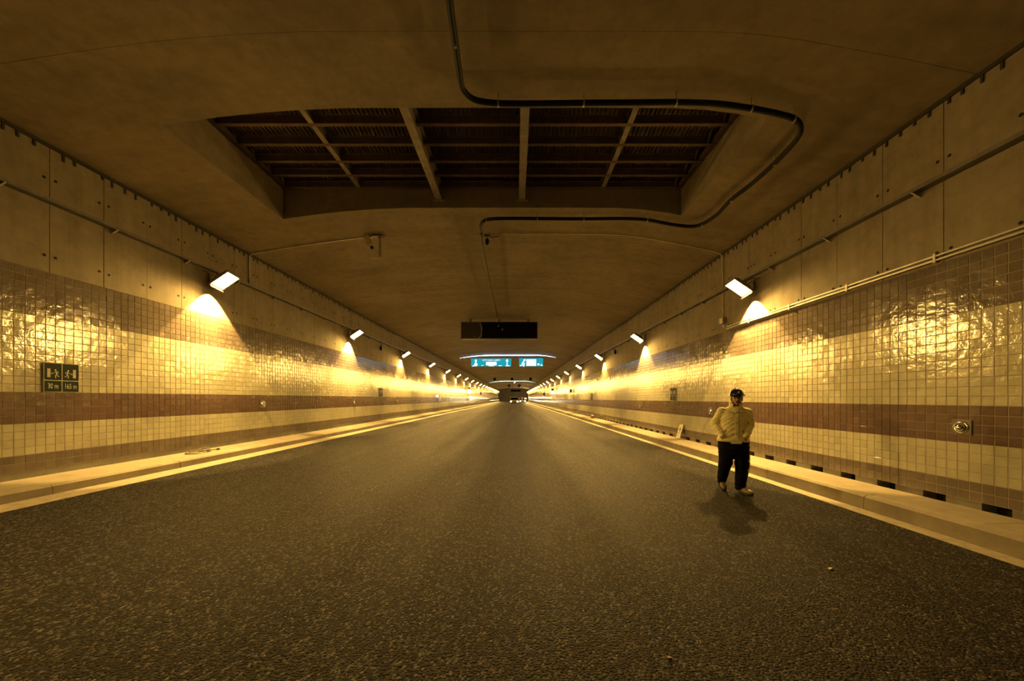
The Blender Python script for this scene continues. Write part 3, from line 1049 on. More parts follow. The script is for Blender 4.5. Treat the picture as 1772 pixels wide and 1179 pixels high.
# ------------------------------------------------------------------ lit direction signs and the lit joint above them
D = 37.6
def overhead_sign(px0, px1, py0, py1, label, kind):
    x0, x1 = (px0 - VX) * D / F, (px1 - VX) * D / F
    zt_, zb_ = CZ + (VY - py0) * D / F, CZ + (VY - py1) * D / F
    t = thing('direction_sign', label, 'sign', ((x0 + x1) / 2, D, zb_), 'lit overhead direction signs')
    MB().box(((x0 + x1) / 2, D + .11, (zt_ + zb_) / 2), (x1 - x0, .20, zt_ - zb_)).build('cabinet', GREYBOX, t, bevel=.01)
    B = Board(((x0 + x1) / 2, D, (zt_ + zb_) / 2), (1, 0, 0), (0, 0, 1))
    a, b = (x1 - x0) / 2, (zt_ - zb_) / 2
    m_ = MB(); B.rect(m_, -a + .02, -b + .02, a - .02, b - .02, 0, .012); f = m_.build('lit_face', SIGNBLUE, t)
    m_ = MB()
    if kind == 0:
        s = b
        # junction pictogram, arrow up
        uc = -a + .52
        B.disc(m_, uc, -.22, .18, .012, .02, 18); B.stroke(m_, [(uc, -.1), (uc, .26)], .12, .012, .02)
        B.poly(m_, [(uc - .14, .12), (uc + .14, .12), (uc, .36)], .012, .02)
        B.stroke(m_, [(uc - .34, -.40), (uc - .1, -.30)], .09, .012, .02)
        B.rect(m_, -.33 - .22, -.30, .62 - .05, .06, .012, .02)
        B.stroke(m_, [(-1.02, -.34), (-.86, -.30)], .06, .012, .02)
        uc = a - .46
        B.stroke(m_, [(uc, -.38), (uc, .22)], .10, .012, .02)
        B.poly(m_, [(uc - .16, .12), (uc + .16, .12), (uc, .40)], .012, .02)
        B.poly(m_, [(uc - .22, -.40), (uc + .36, -.40), (uc + .16, -.30), (uc - .1, -.30)], .012, .02)
        B.poly(m_, [(.72, -.38), (1.2, -.38), (1.05, -.30), (.84, -.30)], .012, .02)
        B.poly(m_, [(-.3, -.40), (.35, -.40), (.25, -.32), (-.2, -.32)], .012, .02)
        m_.build('sign_marks', SIGNWHITE, f)
        text_obj('ÚSTÍ NAD LABEM', .245, SIGNWHITE, 'sign_text', f, B.matrix(.01, .235, .014))
    else:
        uc = -a + .45
        B.disc(m_, uc, -.16, .17, .012, .02, 18); B.stroke(m_, [(uc, .0), (uc + .12, .22)], .12, .012, .02)
        B.poly(m_, [(uc + .0, .28), (uc + .26, .36), (uc + .22, .10)], .012, .02)
        B.stroke(m_, [(uc - .06, -.2), (uc + .08, -.40)], .16, .012, .02)
        B.poly(m_, [(-a + .08, -.40), (-a + .34, -.40), (-a + .26, -.28), (-a + .14, -.28)], .012, .02)
        B.poly(m_, [(-.50, -.38), (.54, -.38), (.54, .32), (-.50, .32)], .012, .02)
        B.rect(m_, .68, -.32, .88, -.12, .012, .02)
        B.poly(m_, [(.98, -.36), (1.26, -.36), (1.10, -.18)], .012, .02)
        m_.build('sign_marks', SIGNWHITE, f)
        m2 = MB(); B.disc(m2, uc - .0, -.15, .06, .012, .026, 12); m2.build('ring_centre', SIGNBLUE, f)
    for q in (-.7, .7):
        X = (x0 + x1) / 2 + q * a
        MB().box((X, D + .11, (zt_ + ceil_z(X)) / 2), (.07, .07, ceil_z(X) - zt_ + .03)).build('hanger', DARKSTEEL, t)
overhead_sign(815, 885, 620.5, 634.5, 'wider lit teal overhead sign reading ÚSTÍ NAD LABEM', 0)
overhead_sign(898, 940, 620, 634.5, 'narrower lit teal overhead sign with a blank white square', 1)

def vault_tube(y, xa, xb, mat, label, r=.05, lamp=None):
    t = thing('strip_light', label, 'strip light', (0, y, ceil_z(0)))
    P = [(x, y, ceil_z(x) - .10) for x in np.linspace(xa, xb, 34)]
    rs = [r * min(1, .12 + 3.2 * min(i, 33 - i) / 33) for i in range(34)]
    MB().tube(P, rs, 8).build('tube', mat, t, smooth=True)
    for x in np.linspace(xa + .3, xb - .3, 7):
        MB().box((float(x), y + .02, ceil_z(float(x)) - .066), (.04, .06, .10)).build('clip', ZINC, t)
    return t
vault_tube(37.2, (795 - VX) * 37.2 / F, (962 - VX) * 37.2 / F, TUBEBLUE, 'bluish white light tube curving across the vault above the teal signs', .038)
vault_tube(92.0, -6.9, 5.3, TUBEGREEN, 'far greenish white light tube curving across the vault', .05)

# ------------------------------------------------------------------ lane signals, fans, far display
for k, (px, nm) in enumerate(((856, 'over the lane beside the left wall'), (886, 'over the middle lane'), (918, 'over the lane beside the right wall'))):
    d = 77.0
    X, z = (px - VX) * d / F, CZ + (VY - 656.5) * d / F
    t = thing('lane_signal', 'far square black lane signal %s' % nm, 'signal', (X, d, z - .27), 'black lane signals under the vault')
    MB().box((X, d + .1, z), (.54, .22, .54)).build('housing', BLACKBOX, t, bevel=.02)
    MB().box((X, d - .02, z), (.44, .02, .44)).build('face', PANE, t)
    MB().box((X, d - .09, z + .28), (.58, .2, .02)).build('visor', BLACKBOX, t)
    MB().box((X, d + .1, (z + .27 + ceil_z(X)) / 2), (.07, .07, ceil_z(X) - z - .25)).build('hanger', DARKSTEEL, t)
for px, nm in ((881, 'left'), (898.5, 'right')):
    d = 112.0
    X, z = (px - VX) * d / F, CZ + (VY - 668) * d / F
    t = thing('jet_fan', 'far round %s ventilation fan under the vault' % nm, 'fan', (X, d, z), 'jet fans under the vault')
    Mx = Matrix.Rotation(-PI / 2, 3, 'X')
    MB().lathe([(.45, 0), (.52, .15), (.52, 2.6), (.45, 2.75)], (X, d, z), Mx, 20).build('casing', DARKSTEEL, t, smooth=False)
    m_ = MB()
    for q in range(7):
        m_.box((X + .24 * math.cos(q * 2 * PI / 7), d - .02, z + .24 * math.sin(q * 2 * PI / 7)), (.40, .01, .13), Matrix.Rotation(-q * 2 * PI / 7, 3, 'Y'))
    m_.build('rotor', BLACKBOX, t)
    MB().lathe([(.12, -.05), (.10, -.10), (.02, -.14)], (X, d, z), Mx, 12).build('hub', DARKSTEEL, t)
    for dy in (.5, 2.2):
        MB().box((X, d + dy, (z + .5 + ceil_z(X)) / 2), (.1, .08, ceil_z(X) - z - .45)).build('hanger', DARKSTEEL, t)
d = 128.0
X, z = (892.5 - VX) * d / F, CZ + (VY - 676.4) * d / F
t = thing('display_board', 'tiny far black display board hung beyond the fans', 'display board', (X, d, z - .4))
MB().box((X, d, z), (3.6, .3, .75)).build('cabinet', BLACKBOX, t)
MB().box((X, d - .16, z), (3.4, .02, .6)).build('display_pane', PANE, t)
for q in (-1.2, 1.2):
    MB().box((X + q, d, (z + .37 + ceil_z(X)) / 2), (.1, .1, ceil_z(X) - z - .33)).build('hanger', DARKSTEEL, t)
d = 96.0
X, z = (890.5 - VX) * d / F, CZ + (VY - 662.2) * d / F
t = thing('pendant_lamp', 'small tilted bright lamp hung from the far vault crown', 'lamp', (X, d, z))
Mt = Matrix.Rotation(math.radians(-38), 3, 'Y')
MB().box((X, d - .03, z), (.50, .06, .16), Mt).build('glass', WARMWHITE, t)
MB().box((X, d + .05, z + .02), (.54, .12, .20), Mt).build('housing', LAMPBODY, t)
MB().tube([(X, d + .05, z + .08), (X, d + .05, ceil_z(X))], .02, 6).build('stem', DARKSTEEL, t)

# ------------------------------------------------------------------ round lit signs, wall boxes, guide strips
for nx, px, py, X, nm in ((1, 812.3, 677.3, -7.08, 'left'), (-1, 956, 679.9, 5.48, 'right')):
    d = F * abs(X) / abs(px - VX)
    z = CZ + (VY - py) * d / F
    xw = XL if nx > 0 else XR
    t = thing('round_sign', 'round glowing white traffic sign with a dark box above on the %s wall' % nm, 'sign', (X, d, z))
    Mx = Matrix.Rotation(PI / 2, 3, 'X')
    MB().lathe([(.27, -.10), (.29, -.06), (.29, .06), (.26, .07)], (X, d, z), Mx, 20).build('housing', GREYBOX, t)
    MB().lathe([(.25, .07), (.25, .085)], (X, d, z), Mx, 20).build('lit_face', WARMWHITE, t)
    MB().box((X, d, z + .50), (.34, .2, .30)).build('upper_box', BLACKBOX, t)
    MB().box((X, d - .11, z + .72), (.22, .1, .12)).build('small_lamp', AMBER, t)
    MB().box(((X + xw) / 2, d + .05, z + .3), (abs(xw - X) + .02, .06, .06)).build('wall_arm', DARKSTEEL, t)
    MB().box((X, d + .1, z + .3), (.07, .05, .9)).build('post', DARKSTEEL, t)
for px, py, nx, sz, nm in ((832, 681, 1, (.36, .3, .62), 'black signal box on a bracket far along the left wall'),
                           (941.2, 682, -1, (.34, .3, .55), 'black signal box on a bracket far along the right wall'),
                           (988, 676.6, -1, (.22, .3, .36), 'small black signal box on the right wall beyond the exit signs')):
    xw = XL if nx > 0 else XR
    X = xw + nx * (.05 + sz[0] / 2)
    d = F * abs(X) / abs(px - VX)
    z = CZ + (VY - py) * d / F
    t = thing('signal_box', nm, 'signal', (X, d, z - sz[2] / 2))
    MB().box((X, d + .15, z), sz).build('housing', BLACKBOX, t, bevel=.015)
    Mx = Matrix.Rotation(PI / 2, 3, 'X')
    for q in (-.25, .25):
        MB().lathe([(sz[0] * .30, .0), (sz[0] * .34, .012), (sz[0] * .2, .015)], (X, d, z + q * sz[2]), Mx, 12).build('lens', PANE, t)
    MB().box(((X + xw) / 2, d + .15, z), (abs(X - xw), .06, .08)).build('bracket', DARKSTEEL, t)
for px, py, nx, nm in ((660, 603, 1, 'left'), (1063.7, 609.5, -1, 'right')):
    xw = XL if nx > 0 else XR
    X = xw + nx * .07
    d = F * abs(X) / abs(px - VX)
    z = CZ + (VY - py) * d / F
    t = thing('connection_box', 'small dark connection box under the cable tray of the %s wall' % nm, 'junction box', (xw, d, z - .1))
    MB().box((X, d, z), (.12, .13, .22)).build('body', BLACKBOX, t, bevel=.01)
    MB().tube([(X, d, z + .10), (X, d, z + .2), (X, d + .01, (4.81 if nx > 0 else 4.655) - .125)], .014, 6).build('cable_tail', BLACK, t)
t = thing('emergency_light', 'small bright white emergency light on the left tiles past the exit sign', 'light', (XL, 34.0, 1.75))
MB().box((XL + .05, 34.0, 1.86), (.09, .22, .34)).build('housing', GREYBOX, t, bevel=.01)
MB().box((XL + .10, 33.96, 1.87), (.02, .30, .24)).build('lit_face', WARMWHITE, t)
MB().box((XL + .05, 33.86, 1.87), (.07, .03, .2)).build('side_glass', WARMWHITE, t)
for nx, X, ya, yb, z, nm in ((1, XL, 106, 166, 1.05, 'left'), (-1, XR, 80, 140, 1.13, 'right')):
    t = thing('guide_strip', 'far bright white guide strip along the %s wall' % nm, 'strip light', (X, ya, z))
    MB().box((X + nx * .067, (ya + yb) / 2, z), (.07, yb - ya, .14)).build('housing', GREYBOX, t)
    MB().box((X + nx * .107, (ya + yb) / 2, z), (.012, yb - ya, .11)).build('lit_face', STRIPWHITE, t)

# ------------------------------------------------------------------ loose things along the footpaths
exit_sign(-1, XR, 12.35, 0.222, 'loose pale sign board leaning against the foot of the right wall', None, .30, .52, lean=.15, group=None, GREEN=CREAM, WHITE=GREEN)
bpy.data.objects['exit_sign'].name = 'exit_sign'
p = Vector((5.55, 25.3, .212))
t = thing('traffic_cone', 'dark traffic cone standing at the foot of the right wall', 'cone', p)
MB().box((p.x, p.y, p.z + .015), (.28, .28, .03)).build('base', BLACK, t)
MB().lathe([(.11, .03), (.055, .26), (.028, .44), (.02, .45)], p, None, 14).build('body', speckled('cone_brown', (.10, .04, .02), .5), t)
MB().lathe([(.075, .19), (.058, .26)], p, None, 14).build('reflective_band', WHITE, t)

def coil(c, loops, r, zoff, seed):
    rr = random.Random(seed)
    P = []
    for i in range(loops * 12):
        a = i * 2 * PI / 12
        q = r * (0.75 + .35 * rr.random())
        P.append(Vector((c[0] + .42 * q * math.cos(a), c[1] + q * 1.15 * math.sin(a) + .004 * i, c[2] + zoff + .010 + .05 * rr.random() * (i / (loops * 12)))))
    return P
t = thing('cable_coil', 'tangled coil of thin cable dropped on the left footpath', 'cable', (-7.30, 8.1, .385))
P = coil((-7.30, 8.05, .388), 4, .22, .01, 3)
P += [Vector((-7.22, 8.30, .40)), Vector((-7.30, 8.42, .402)), Vector((-7.24, 8.58, .40))]
MB().tube(catmull(P, 3), .011, 6).build('cable', speckled('dusty_cable', (.16, .14, .11), .6), t, smooth=True)
MB().box((-7.24, 8.61, .40), (.04, .07, .03)).build('plug', BLACK, t)

p = Vector(((1437 - VX) * 3.3 / F, 3.3, 0))
p.z = road_z(p.x)
t = tag(MB().box((p.x, p.y, p.z + .006), (.035, .02, .010), Matrix.Rotation(.3, 3, 'Z')).build('cigarette_butt', WHITE), 'tiny white cigarette butt on the asphalt, alone', 'litter')
d = (CZ) * F / (1160 - VY)
p = Vector(((1158 - VX) * d / F, d, road_z(.9)))
MBl = MB()
MBl.add([(p.x - .02, p.y, p.z + .006), (p.x, p.y - .012, p.z + .012), (p.x + .022, p.y, p.z + .007), (p.x, p.y + .013, p.z + .004), (p.x - .02, p.y, p.z + .003), (p.x, p.y - .012, p.z + .008), (p.x + .022, p.y, p.z + .003), (p.x, p.y + .013, p.z + .002)],
        [(0, 1, 2, 3), (7, 6, 5, 4), (0, 1, 5, 4), (1, 2, 6, 5), (2, 3, 7, 6), (3, 0, 4, 7)])
tag(MBl.build('dry_leaf', speckled('leaf_brown', (.22, .14, .06), .6)), 'small dry brown leaf on the road close to the camera', 'leaf')

# ------------------------------------------------------------------ vehicles far down the tunnel
def wheel(c, r, wd, parent):
    M = Matrix.Rotation(PI / 2, 3, 'Y')
    o = MB().lathe([(r * .7, -wd / 2), (r, -wd / 2 + .02), (r, wd / 2 - .02), (r * .7, wd / 2)], c, M, 18).build('wheel', BLACK, parent)
    MB().lathe([(r * .55, -wd / 2 - .01), (r * .55, wd / 2 + .01)], c, M, 12).build('hub_cap', ZINC, o)
VANP = speckled('van_paint', (.55, .50, .32), .35)
def van(x, y, wd, ht, ln, label, paint, lamps, lampmat):
    z = road_z(x)
    t = thing('van', label, 'van', (x, y, z))
    prof = [(0, .32), (0, .95), (.55, 1.12), (1.05, ht - .06), (1.35, ht), (ln - .1, ht), (ln, ht - .1), (ln, .32)]
    MB().prism(prof, (-wd / 2, wd / 2), lambda u, v, q: Vector((x + q, y + u, z + v))).build('body', paint, t, bevel=.05, seg=2)
    MB().prism([(.56, 1.16), (1.03, ht - .12), (1.0, ht - .11), (.53, 1.17)], (-wd / 2 + .15, wd / 2 - .15), lambda u, v, q: Vector((x + q, y + u - .02, z + v))).build('windscreen', PANE, t)
    MB().box((x, y - .05, z + .40), (wd, .12, .22)).build('bumper', BLACKBOX, t, bevel=.02)
    MB().box((x, y - .02, z + .72), (wd * .5, .04, .16)).build('grille', BLACKBOX, t)
    for s in (-1, 1):
        MB().box((x + s * wd * .40, y - .03, z + .72), (.30, .06, .20)).build('headlight', lampmat if s in lamps else ZINC, t)
        MB().box((x + s * (wd / 2 + .1), y + .75, z + 1.25), (.16, .08, .22)).build('mirror', BLACKBOX, t)
        for wy in (.75, ln - .9):
            wheel((x + s * (wd / 2 - .12), y + wy, z + .33), .33, .22, t)
    MB().box((x, y - .012, z + .52), (.50, .02, .11)).build('number_plate', WHITE, t)
    return t
HEAD = emitter('headlight_glow', (1.0, .85, .5), 60.0)
van((890.0 - VX) * 100 / F, 99.0, 2.3, 1.95, 4.9, 'pale yellow van with lit headlamps far down the road', VANP, (-1, 1), HEAD)
van((904.5 - VX) * 118 / F, 118.0, 2.0, 1.9, 4.6, 'far van with lit headlamps behind the yellow van, nearer the right kerb', speckled('van_grey', (.3, .29, .27), .4), (-1, 1), HEAD)
for px, d, m, nm in ((903.4, 106, RED, 'red warning lamp on a post beside the far yellow van'), (908.2, 112, WARMWHITE, 'white warning lamp on a post near the far right kerb'), (910.5, 150, WARMWHITE, 'farthest white work lamp on a post near the end of the bore')):
    X = (px - VX) * d / F
    z = road_z(X)
    t = thing('warning_lamp', nm, 'lamp', (X, d, z))
    MB().lathe([(.25, 0), (.25, .06), (.05, .10)], (X, d, z), None, 12).build('base', BLACK, t)
    MB().tube([(X, d, z + .08), (X, d, z + 1.5)], .035, 8).build('post', AMBER if False else WHITE, t)
    MB().lathe([(.10, 0), (.14, .08), (.14, .22), (.06, .30)], (X, d, z + 1.5), None, 12).build('lens', m, t)
    if m is WARMWHITE:
        ld = bpy.data.lights.new('post_light', 'POINT')
        ld.energy, ld.color, ld.shadow_soft_size = 2500.0 if d > 120 else 500.0, (1.0, .68, .28), .1  # lights the far walls; the farthest lamp is added for this
        lo = bpy.data.objects.new('post_light', ld)
        COL.objects.link(lo)
        lo.parent = t
        lo.location = (0, 0, 1.95)

# ------------------------------------------------------------------ the person
def nets(f, lo, hi, h):
    lo, hi = np.array(lo, float), np.array(hi, float)
    n = np.ceil((hi - lo) / h).astype(int) + 1
    g = [lo[i] + h * np.arange(n[i]) for i in range(3)]
    X, Y, Z = np.meshgrid(*g, indexing='ij')
    V = f(X, Y, Z)
    S = V < 0
    c = np.zeros(tuple(n - 1), int)
    for a in (0, 1):
        for b in (0, 1):
            for d in (0, 1):
                c += S[a:n[0] - 1 + a, b:n[1] - 1 + b, d:n[2] - 1 + d]
    mask = (c > 0) & (c < 8)
    idx = -np.ones(mask.shape, int)
    idx[mask] = np.arange(mask.sum())
    ci = np.argwhere(mask)
    acc = np.zeros((len(ci), 3)); cnt = np.zeros(len(ci))
    cor = [(a, b, d) for a in (0, 1) for b in (0, 1) for d in (0, 1)]
    for p in cor:
        for axk in range(3):
            if p[axk] == 0:
                q = list(p); q[axk] = 1
                A, B = ci + np.array(p), ci + np.array(q)
                va, vb = V[tuple(A.T)], V[tuple(B.T)]
                m = (va < 0) != (vb < 0)
                tt = np.where(m, va / np.where(m, va - vb, 1), 0)
                P = A + (B - A) * tt[:, None]
                acc[m] += P[m]; cnt[m] += 1
    verts = lo + h * acc / cnt[:, None]
    faces = []
    for axk in range(3):
        o1, o2 = [(1, 2), (2, 0), (0, 1)][axk]
        sl0 = [slice(None)] * 3; sl1 = [slice(None)] * 3
        sl0[axk] = slice(0, n[axk] - 1); sl1[axk] = slice(1, n[axk])
        a, b = S[tuple(sl0)], S[tuple(sl1)]
        e = np.argwhere(a != b)
        ok = (e[:, o1] > 0) & (e[:, o2] > 0) & (e[:, o1] < n[o1] - 1) & (e[:, o2] < n[o2] - 1)
        e = e[ok]
        d1 = np.zeros(3, int); d1[o1] = 1
        d2 = np.zeros(3, int); d2[o2] = 1
        q = np.stack([idx[tuple((e - d1 - d2).T)], idx[tuple((e - d2).T)], idx[tuple(e.T)], idx[tuple((e - d1).T)]], 1)
        fl = a[tuple(e.T)]
        q[~fl] = q[~fl][:, ::-1]
        faces.append(q)
    return verts, np.concatenate(faces)

def sdf_obj(name, f, lo, hi, h, mat, parent, off, it=1):
    vs, fs = nets(f, lo, hi, h)
    me = bpy.data.meshes.new(name)
    me.from_pydata([tuple(v) for v in vs], [], [tuple(int(i) for i in q) for q in fs])
    me.materials.append(mat)
    me.polygons.foreach_set('use_smooth', [True] * len(me.polygons))
    bm = bmesh.new(); bm.from_mesh(me)
    for _ in range(it):
        bmesh.ops.smooth_vert(bm, verts=bm.verts, factor=.5, use_axis_x=True, use_axis_y=True, use_axis_z=True)
    bmesh.ops.recalc_face_normals(bm, faces=bm.faces)
    bm.to_mesh(me); bm.free()
    o = bpy.data.objects.new(name, me)
    COL.objects.link(o)
    if parent is not None:
        o.parent = parent
    else:
        o.location = off
    return o

def smin(a, b, k):
    h = np.clip(.5 + .5 * (b - a) / k, 0, 1)
    return b + (a - b) * h - k * h * (1 - h)
def cone_(X, Y, Z, a, b, ra, rb, sy=1.0):
    a, b = np.array(a), np.array(b)
    d = b - a
    L2 = (d * d).sum()
    t = np.clip(((X - a[0]) * d[0] + (Y - a[1]) * d[1] + (Z - a[2]) * d[2]) / L2, 0, 1)
    q = np.sqrt((X - a[0] - t * d[0]) ** 2 + ((Y - a[1] - t * d[1]) * sy) ** 2 + (Z - a[2] - t * d[2]) ** 2)
    return q - (ra + (rb - ra) * t)
def ell(X, Y, Z, c, r):
    k = np.sqrt(((X - c[0]) / r[0]) ** 2 + ((Y - c[1]) / r[1]) ** 2 + ((Z - c[2]) / r[2]) ** 2)
    return (k - 1) * min(r)
def loft(X, Y, Z, rows):
    zs = [r[0] for r in rows]
    ip = lambda i: np.interp(Z, zs, [r[i] for r in rows])
    cx, cy, rx, ry = ip(1), ip(2), ip(3), ip(4)
    k = np.sqrt(((X - cx) / rx) ** 2 + ((Y - cy) / ry) ** 2)
    d = (k - 1) * np.minimum(rx, ry)
    return np.maximum(d, np.maximum(zs[0] - Z, Z - zs[-1]))

PX = 3.78
PO = Vector((PX, 6.05, road_z(PX)))
SKIN = speckled('skin', (.36, .21, .14), .5, 0, .08)
JACK = speckled('jacket_cloth', (.92, .85, .48), .75, 0, .06)
JACKD = speckled('jacket_trim', (.20, .16, .09), .8)
TROU = speckled('trouser_cloth', (.006, .006, .011), .85, 0, .2, .1)
SHOE = speckled('shoe_leather', (.20, .16, .11), .55)
SOLE = speckled('shoe_sole', (.03, .027, .025), .8)
HELM = principled('helmet_navy', (.012, .014, .055), .22, 0, .6)

HX = .017
def body(X, Y, Z):
    # head with brow, nose, chin and ears; neck; slim trunk, arms and legs under the clothes
    d = ell(X, Y, Z, (HX, .012, 1.635), (.078, .098, .105))
    d = smin(d, ell(X, Y, Z, (HX, -.022, 1.565), (.060, .070, .078)), .03)
    d = smin(d, ell(X, Y, Z, (HX, -.066, 1.512), (.030, .026, .024)), .025)
    d = smin(d, cone_(X, Y, Z, (HX, -.085, 1.618), (HX, -.112, 1.580), .010, .0155), .012)
    d = smin(d, cone_(X, Y, Z, (HX - .045, -.080, 1.636), (HX + .045, -.080, 1.636), .011, .011), .015)
    d = smin(d, cone_(X, Y, Z, (HX - .016, -.092, 1.546), (HX + .016, -.092, 1.546), .0075, .0075), .008)
    d = smin(d, cone_(X, Y, Z, (HX - .015, -.088, 1.534), (HX + .015, -.088, 1.534), .008, .008), .006)
    for s in (-1, 1):
        d = smin(d, ell(X, Y, Z, (HX + s * .082, .015, 1.60), (.012, .022, .034)), .01)
        d = np.maximum(d, -ell(X, Y, Z, (HX + s * .031, -.094, 1.612), (.015, .010, .010)))
    d = smin(d, cone_(X, Y, Z, (HX, .02, 1.58), (.0, .03, 1.40), .055, .068), .02)
    d = smin(d, loft(X, Y, Z, [(.86, -.03, .0, .15, .10), (1.1, -.03, .0, .14, .09), (1.35, -.02, .01, .16, .10), (1.43, -.01, .02, .11, .07)]), .03)
    for a in ARMS:
        d = smin(d, cone_(X, Y, Z, a[0], a[1], .045, .038), .02)
        d = smin(d, cone_(X, Y, Z, a[1], a[2], .038, .028), .01)
        d = smin(d, ell(X, Y, Z, (a[2][0] * .92, a[2][1] + .01, a[2][2] - .05), (.03, .022, .05)), .015)
    for l in LEGS:
        d = smin(d, cone_(X, Y, Z, l[0], l[1], .075, .052), .03)
        d = smin(d, cone_(X, Y, Z, l[1], l[2], .050, .036), .01)
    return d
ARMS = [((-.200, .01, 1.385), (-.305, .075, 1.17), (-.205, -.10, .975)), ((.170, .01, 1.375), (.222, .080, 1.165), (.140, -.105, .985))]
LEGS = [((-.125, .0, .86), (-.150, -.03, .51), (-.185, .205, .175)), ((.070, .0, .86), (.090, -.02, .50), (.074, .05, .12))]

per = sdf_obj('person', body, (-.50, -.17, .05), (.36, .36, 1.78), .011, SKIN, None, PO)
tag(per, 'person in a pale yellow jacket, dark trousers and navy helmet walking, hands in pockets', 'person')

def wr(X, Y, Z, s=1.0):
    return s * (.0022 * np.sin(70 * Z + 14 * X + 4 * np.sin(13 * X + 3)) + .0020 * np.sin(97 * Z - 58 * X + 31 * Y + 3 * np.sin(9 * Z)) + .0016 * np.sin(41 * X + 77 * Y + 19 * Z))

    return s * (.0045 * np.sin(38 * Z + 9 * X + 5 * np.sin(11 * X + 3)) + .0035 * np.sin(61 * Z - 33 * X + 21 * Y) + .003 * np.sin(25 * X + 47 * Y + 9 * Z))
TROWS = [(.885, -.033, .01, .232, .150), (.91, -.033, .01, .238, .155), (.955, -.033, .01, .220, .145), (1.03, -.033, .01, .205, .145), (1.15, -.03, .01, .190, .142),
         (1.28, -.025, .01, .205, .145), (1.38, -.015, .015, .205, .128), (1.44, .0, .02, .160, .105), (1.485, .008, .02, .095, .085)]
def jacket(X, Y, Z):
    d = loft(X, Y, Z, TROWS)
    for a in ARMS:
        d = smin(d, cone_(X, Y, Z, a[0], a[1], .078, .066), .018)
        d = smin(d, cone_(X, Y, Z, a[1], a[2], .065, .052), .010)
    d = d + wr(X, Y, Z, 1.25) * np.clip((1.46 - Z) / .05, 0, 1)
    # elbow creases
    for a in ARMS:
        e = np.sqrt((X - a[1][0]) ** 2 + (Y - a[1][1]) ** 2 + (Z - a[1][2]) ** 2)
        d = d + .007 * np.sin(95 * Z + 40 * X) * np.exp(-(e / .09) ** 2)
    d = np.maximum(d, .885 - Z)
    return d
jk = sdf_obj('jacket', jacket, (-.52, -.24, .85), (.38, .24, 1.52), .0085, JACK, per, PO)
tag(jk, 'pale yellow zip jacket')

def trousers(X, Y, Z):
    d = loft(X, Y, Z, [(.60, -.03, .0, .19, .115), (.68, -.03, .0, .215, .135), (.80, -.033, .0, .222, .145), (.93, -.033, .01, .215, .14)])
    for l, rk, ra in ((LEGS[0], .095, .070), (LEGS[1], .098, .078)):
        d = smin(d, cone_(X, Y, Z, l[0], l[1], .118, rk), .04)
        d = smin(d, cone_(X, Y, Z, l[1], (l[2][0], l[2][1], l[2][2] - .02), rk, ra), .03)
    # open the crotch
    d = smin(d, d, .01)
    d = d + wr(X, Y, Z, .9) + .005 * np.sin(70 * Z + 12 * X) * np.clip((.3 - Z) / .2, 0, 1)
    return d
tr = sdf_obj('trousers', trousers, (-.34, -.22, .02), (.28, .42, .96), .0095, TROU, per, PO)
tag(tr, 'black tracksuit trousers with pale side piping')

def jy(x, z, off=0.0):
    """front surface of the jacket"""
    zs = [r[0] for r in TROWS]
    cx, cy, rx, ry = (float(np.interp(z, zs, [r[i] for r in TROWS])) for i in (1, 2, 3, 4))
    k = max(0.0, 1 - ((x - cx) / rx) ** 2)
    return cy - ry * math.sqrt(k) - off

def child(mb, name, mat, parent, smooth=False, bevel=0.0):
    return mb.build(name, mat, parent, smooth=smooth, bevel=bevel)
def L(p):
    return Vector(p) + PO
# placket, buttons, pockets, hem, yoke
def ribbon(pts, wd, th, wax=Vector((1, 0, 0))):
    m_ = MB()
    V = []
    for p in pts:
        p = Vector(p)
        V.append([p - wax * wd / 2, p + wax * wd / 2, p + wax * wd / 2 + Vector((0, th, 0)), p - wax * wd / 2 + Vector((0, th, 0))])
    vs = [L(q) for r in V for q in r]
    fs = [(i * 4 + k, i * 4 + (k + 1) % 4, i * 4 + 4 + (k + 1) % 4, i * 4 + 4 + k) for i in range(len(pts) - 1) for k in range(4)]
    fs += [(0, 1, 2, 3), tuple((len(pts) - 1) * 4 + k for k in (3, 2, 1, 0))]
    return m_.add(vs, fs)
zz = np.linspace(.895, 1.45, 16)
child(ribbon([(0.0, jy(0, z, .012), z) for z in zz], .045, .014), 'placket', JACK, jk)
Mb = Matrix.Rotation(PI / 2, 3, 'X')
for z in (1.377, 1.20, 1.02):
    child(MB().lathe([(.010, 0), (.010, .006), (.004, .008)], L((0.0, jy(0, z, .012), z)), Mb, 10), 'button', JACKD, jk)
for s, x0_, z0_ in ((-1, -.105, 1.36), (1, .085, 1.345)):
    P = [(x, jy(x, z0_, .012), z0_ - .012 * (x - x0_) / .06 * s * -1) for x in np.linspace(x0_ - .062, x0_ + .062, 8)]
    m_ = MB()
    vs = [L(Vector(p) + Vector((0, 0, .018))) for p in P] + [L(Vector(p) + Vector((0, -.006, -.018))) for p in P] + [L(Vector(p) + Vector((0, .012, .018))) for p in P] + [L(Vector(p) + Vector((0, .010, -.018))) for p in P]
    fs = []
    for i in range(7):
        fs += [(i, i + 1, 9 + i, 8 + i), (16 + i, 17 + i, 25 + i, 24 + i), (i, i + 1, 17 + i, 16 + i), (8 + i, 9 + i, 25 + i, 24 + i)]
    fs += [(0, 8, 24, 16), (7, 15, 31, 23)]
    m_.add(vs, fs)
    child(m_, 'pocket_flap', JACK, jk)
    child(MB().tube([L((x, jy(x, z0_ + .021, .013), z0_ + .021)) for x in np.linspace(x0_ - .055, x0_ + .055, 8)], .0035, 5), 'pocket_slit', JACKD, jk)
for s in (-1, 1):
    xs_ = [(-.033 + s * q) for q in (.125, .140, .155, .165)]
    P = [L((x, jy(x, z, .010), z)) for x, z in zip(xs_, (1.08, 1.03, .985, .95))]
    child(MB().tube(P, .0055, 6), 'hand_pocket', JACKD, jk)
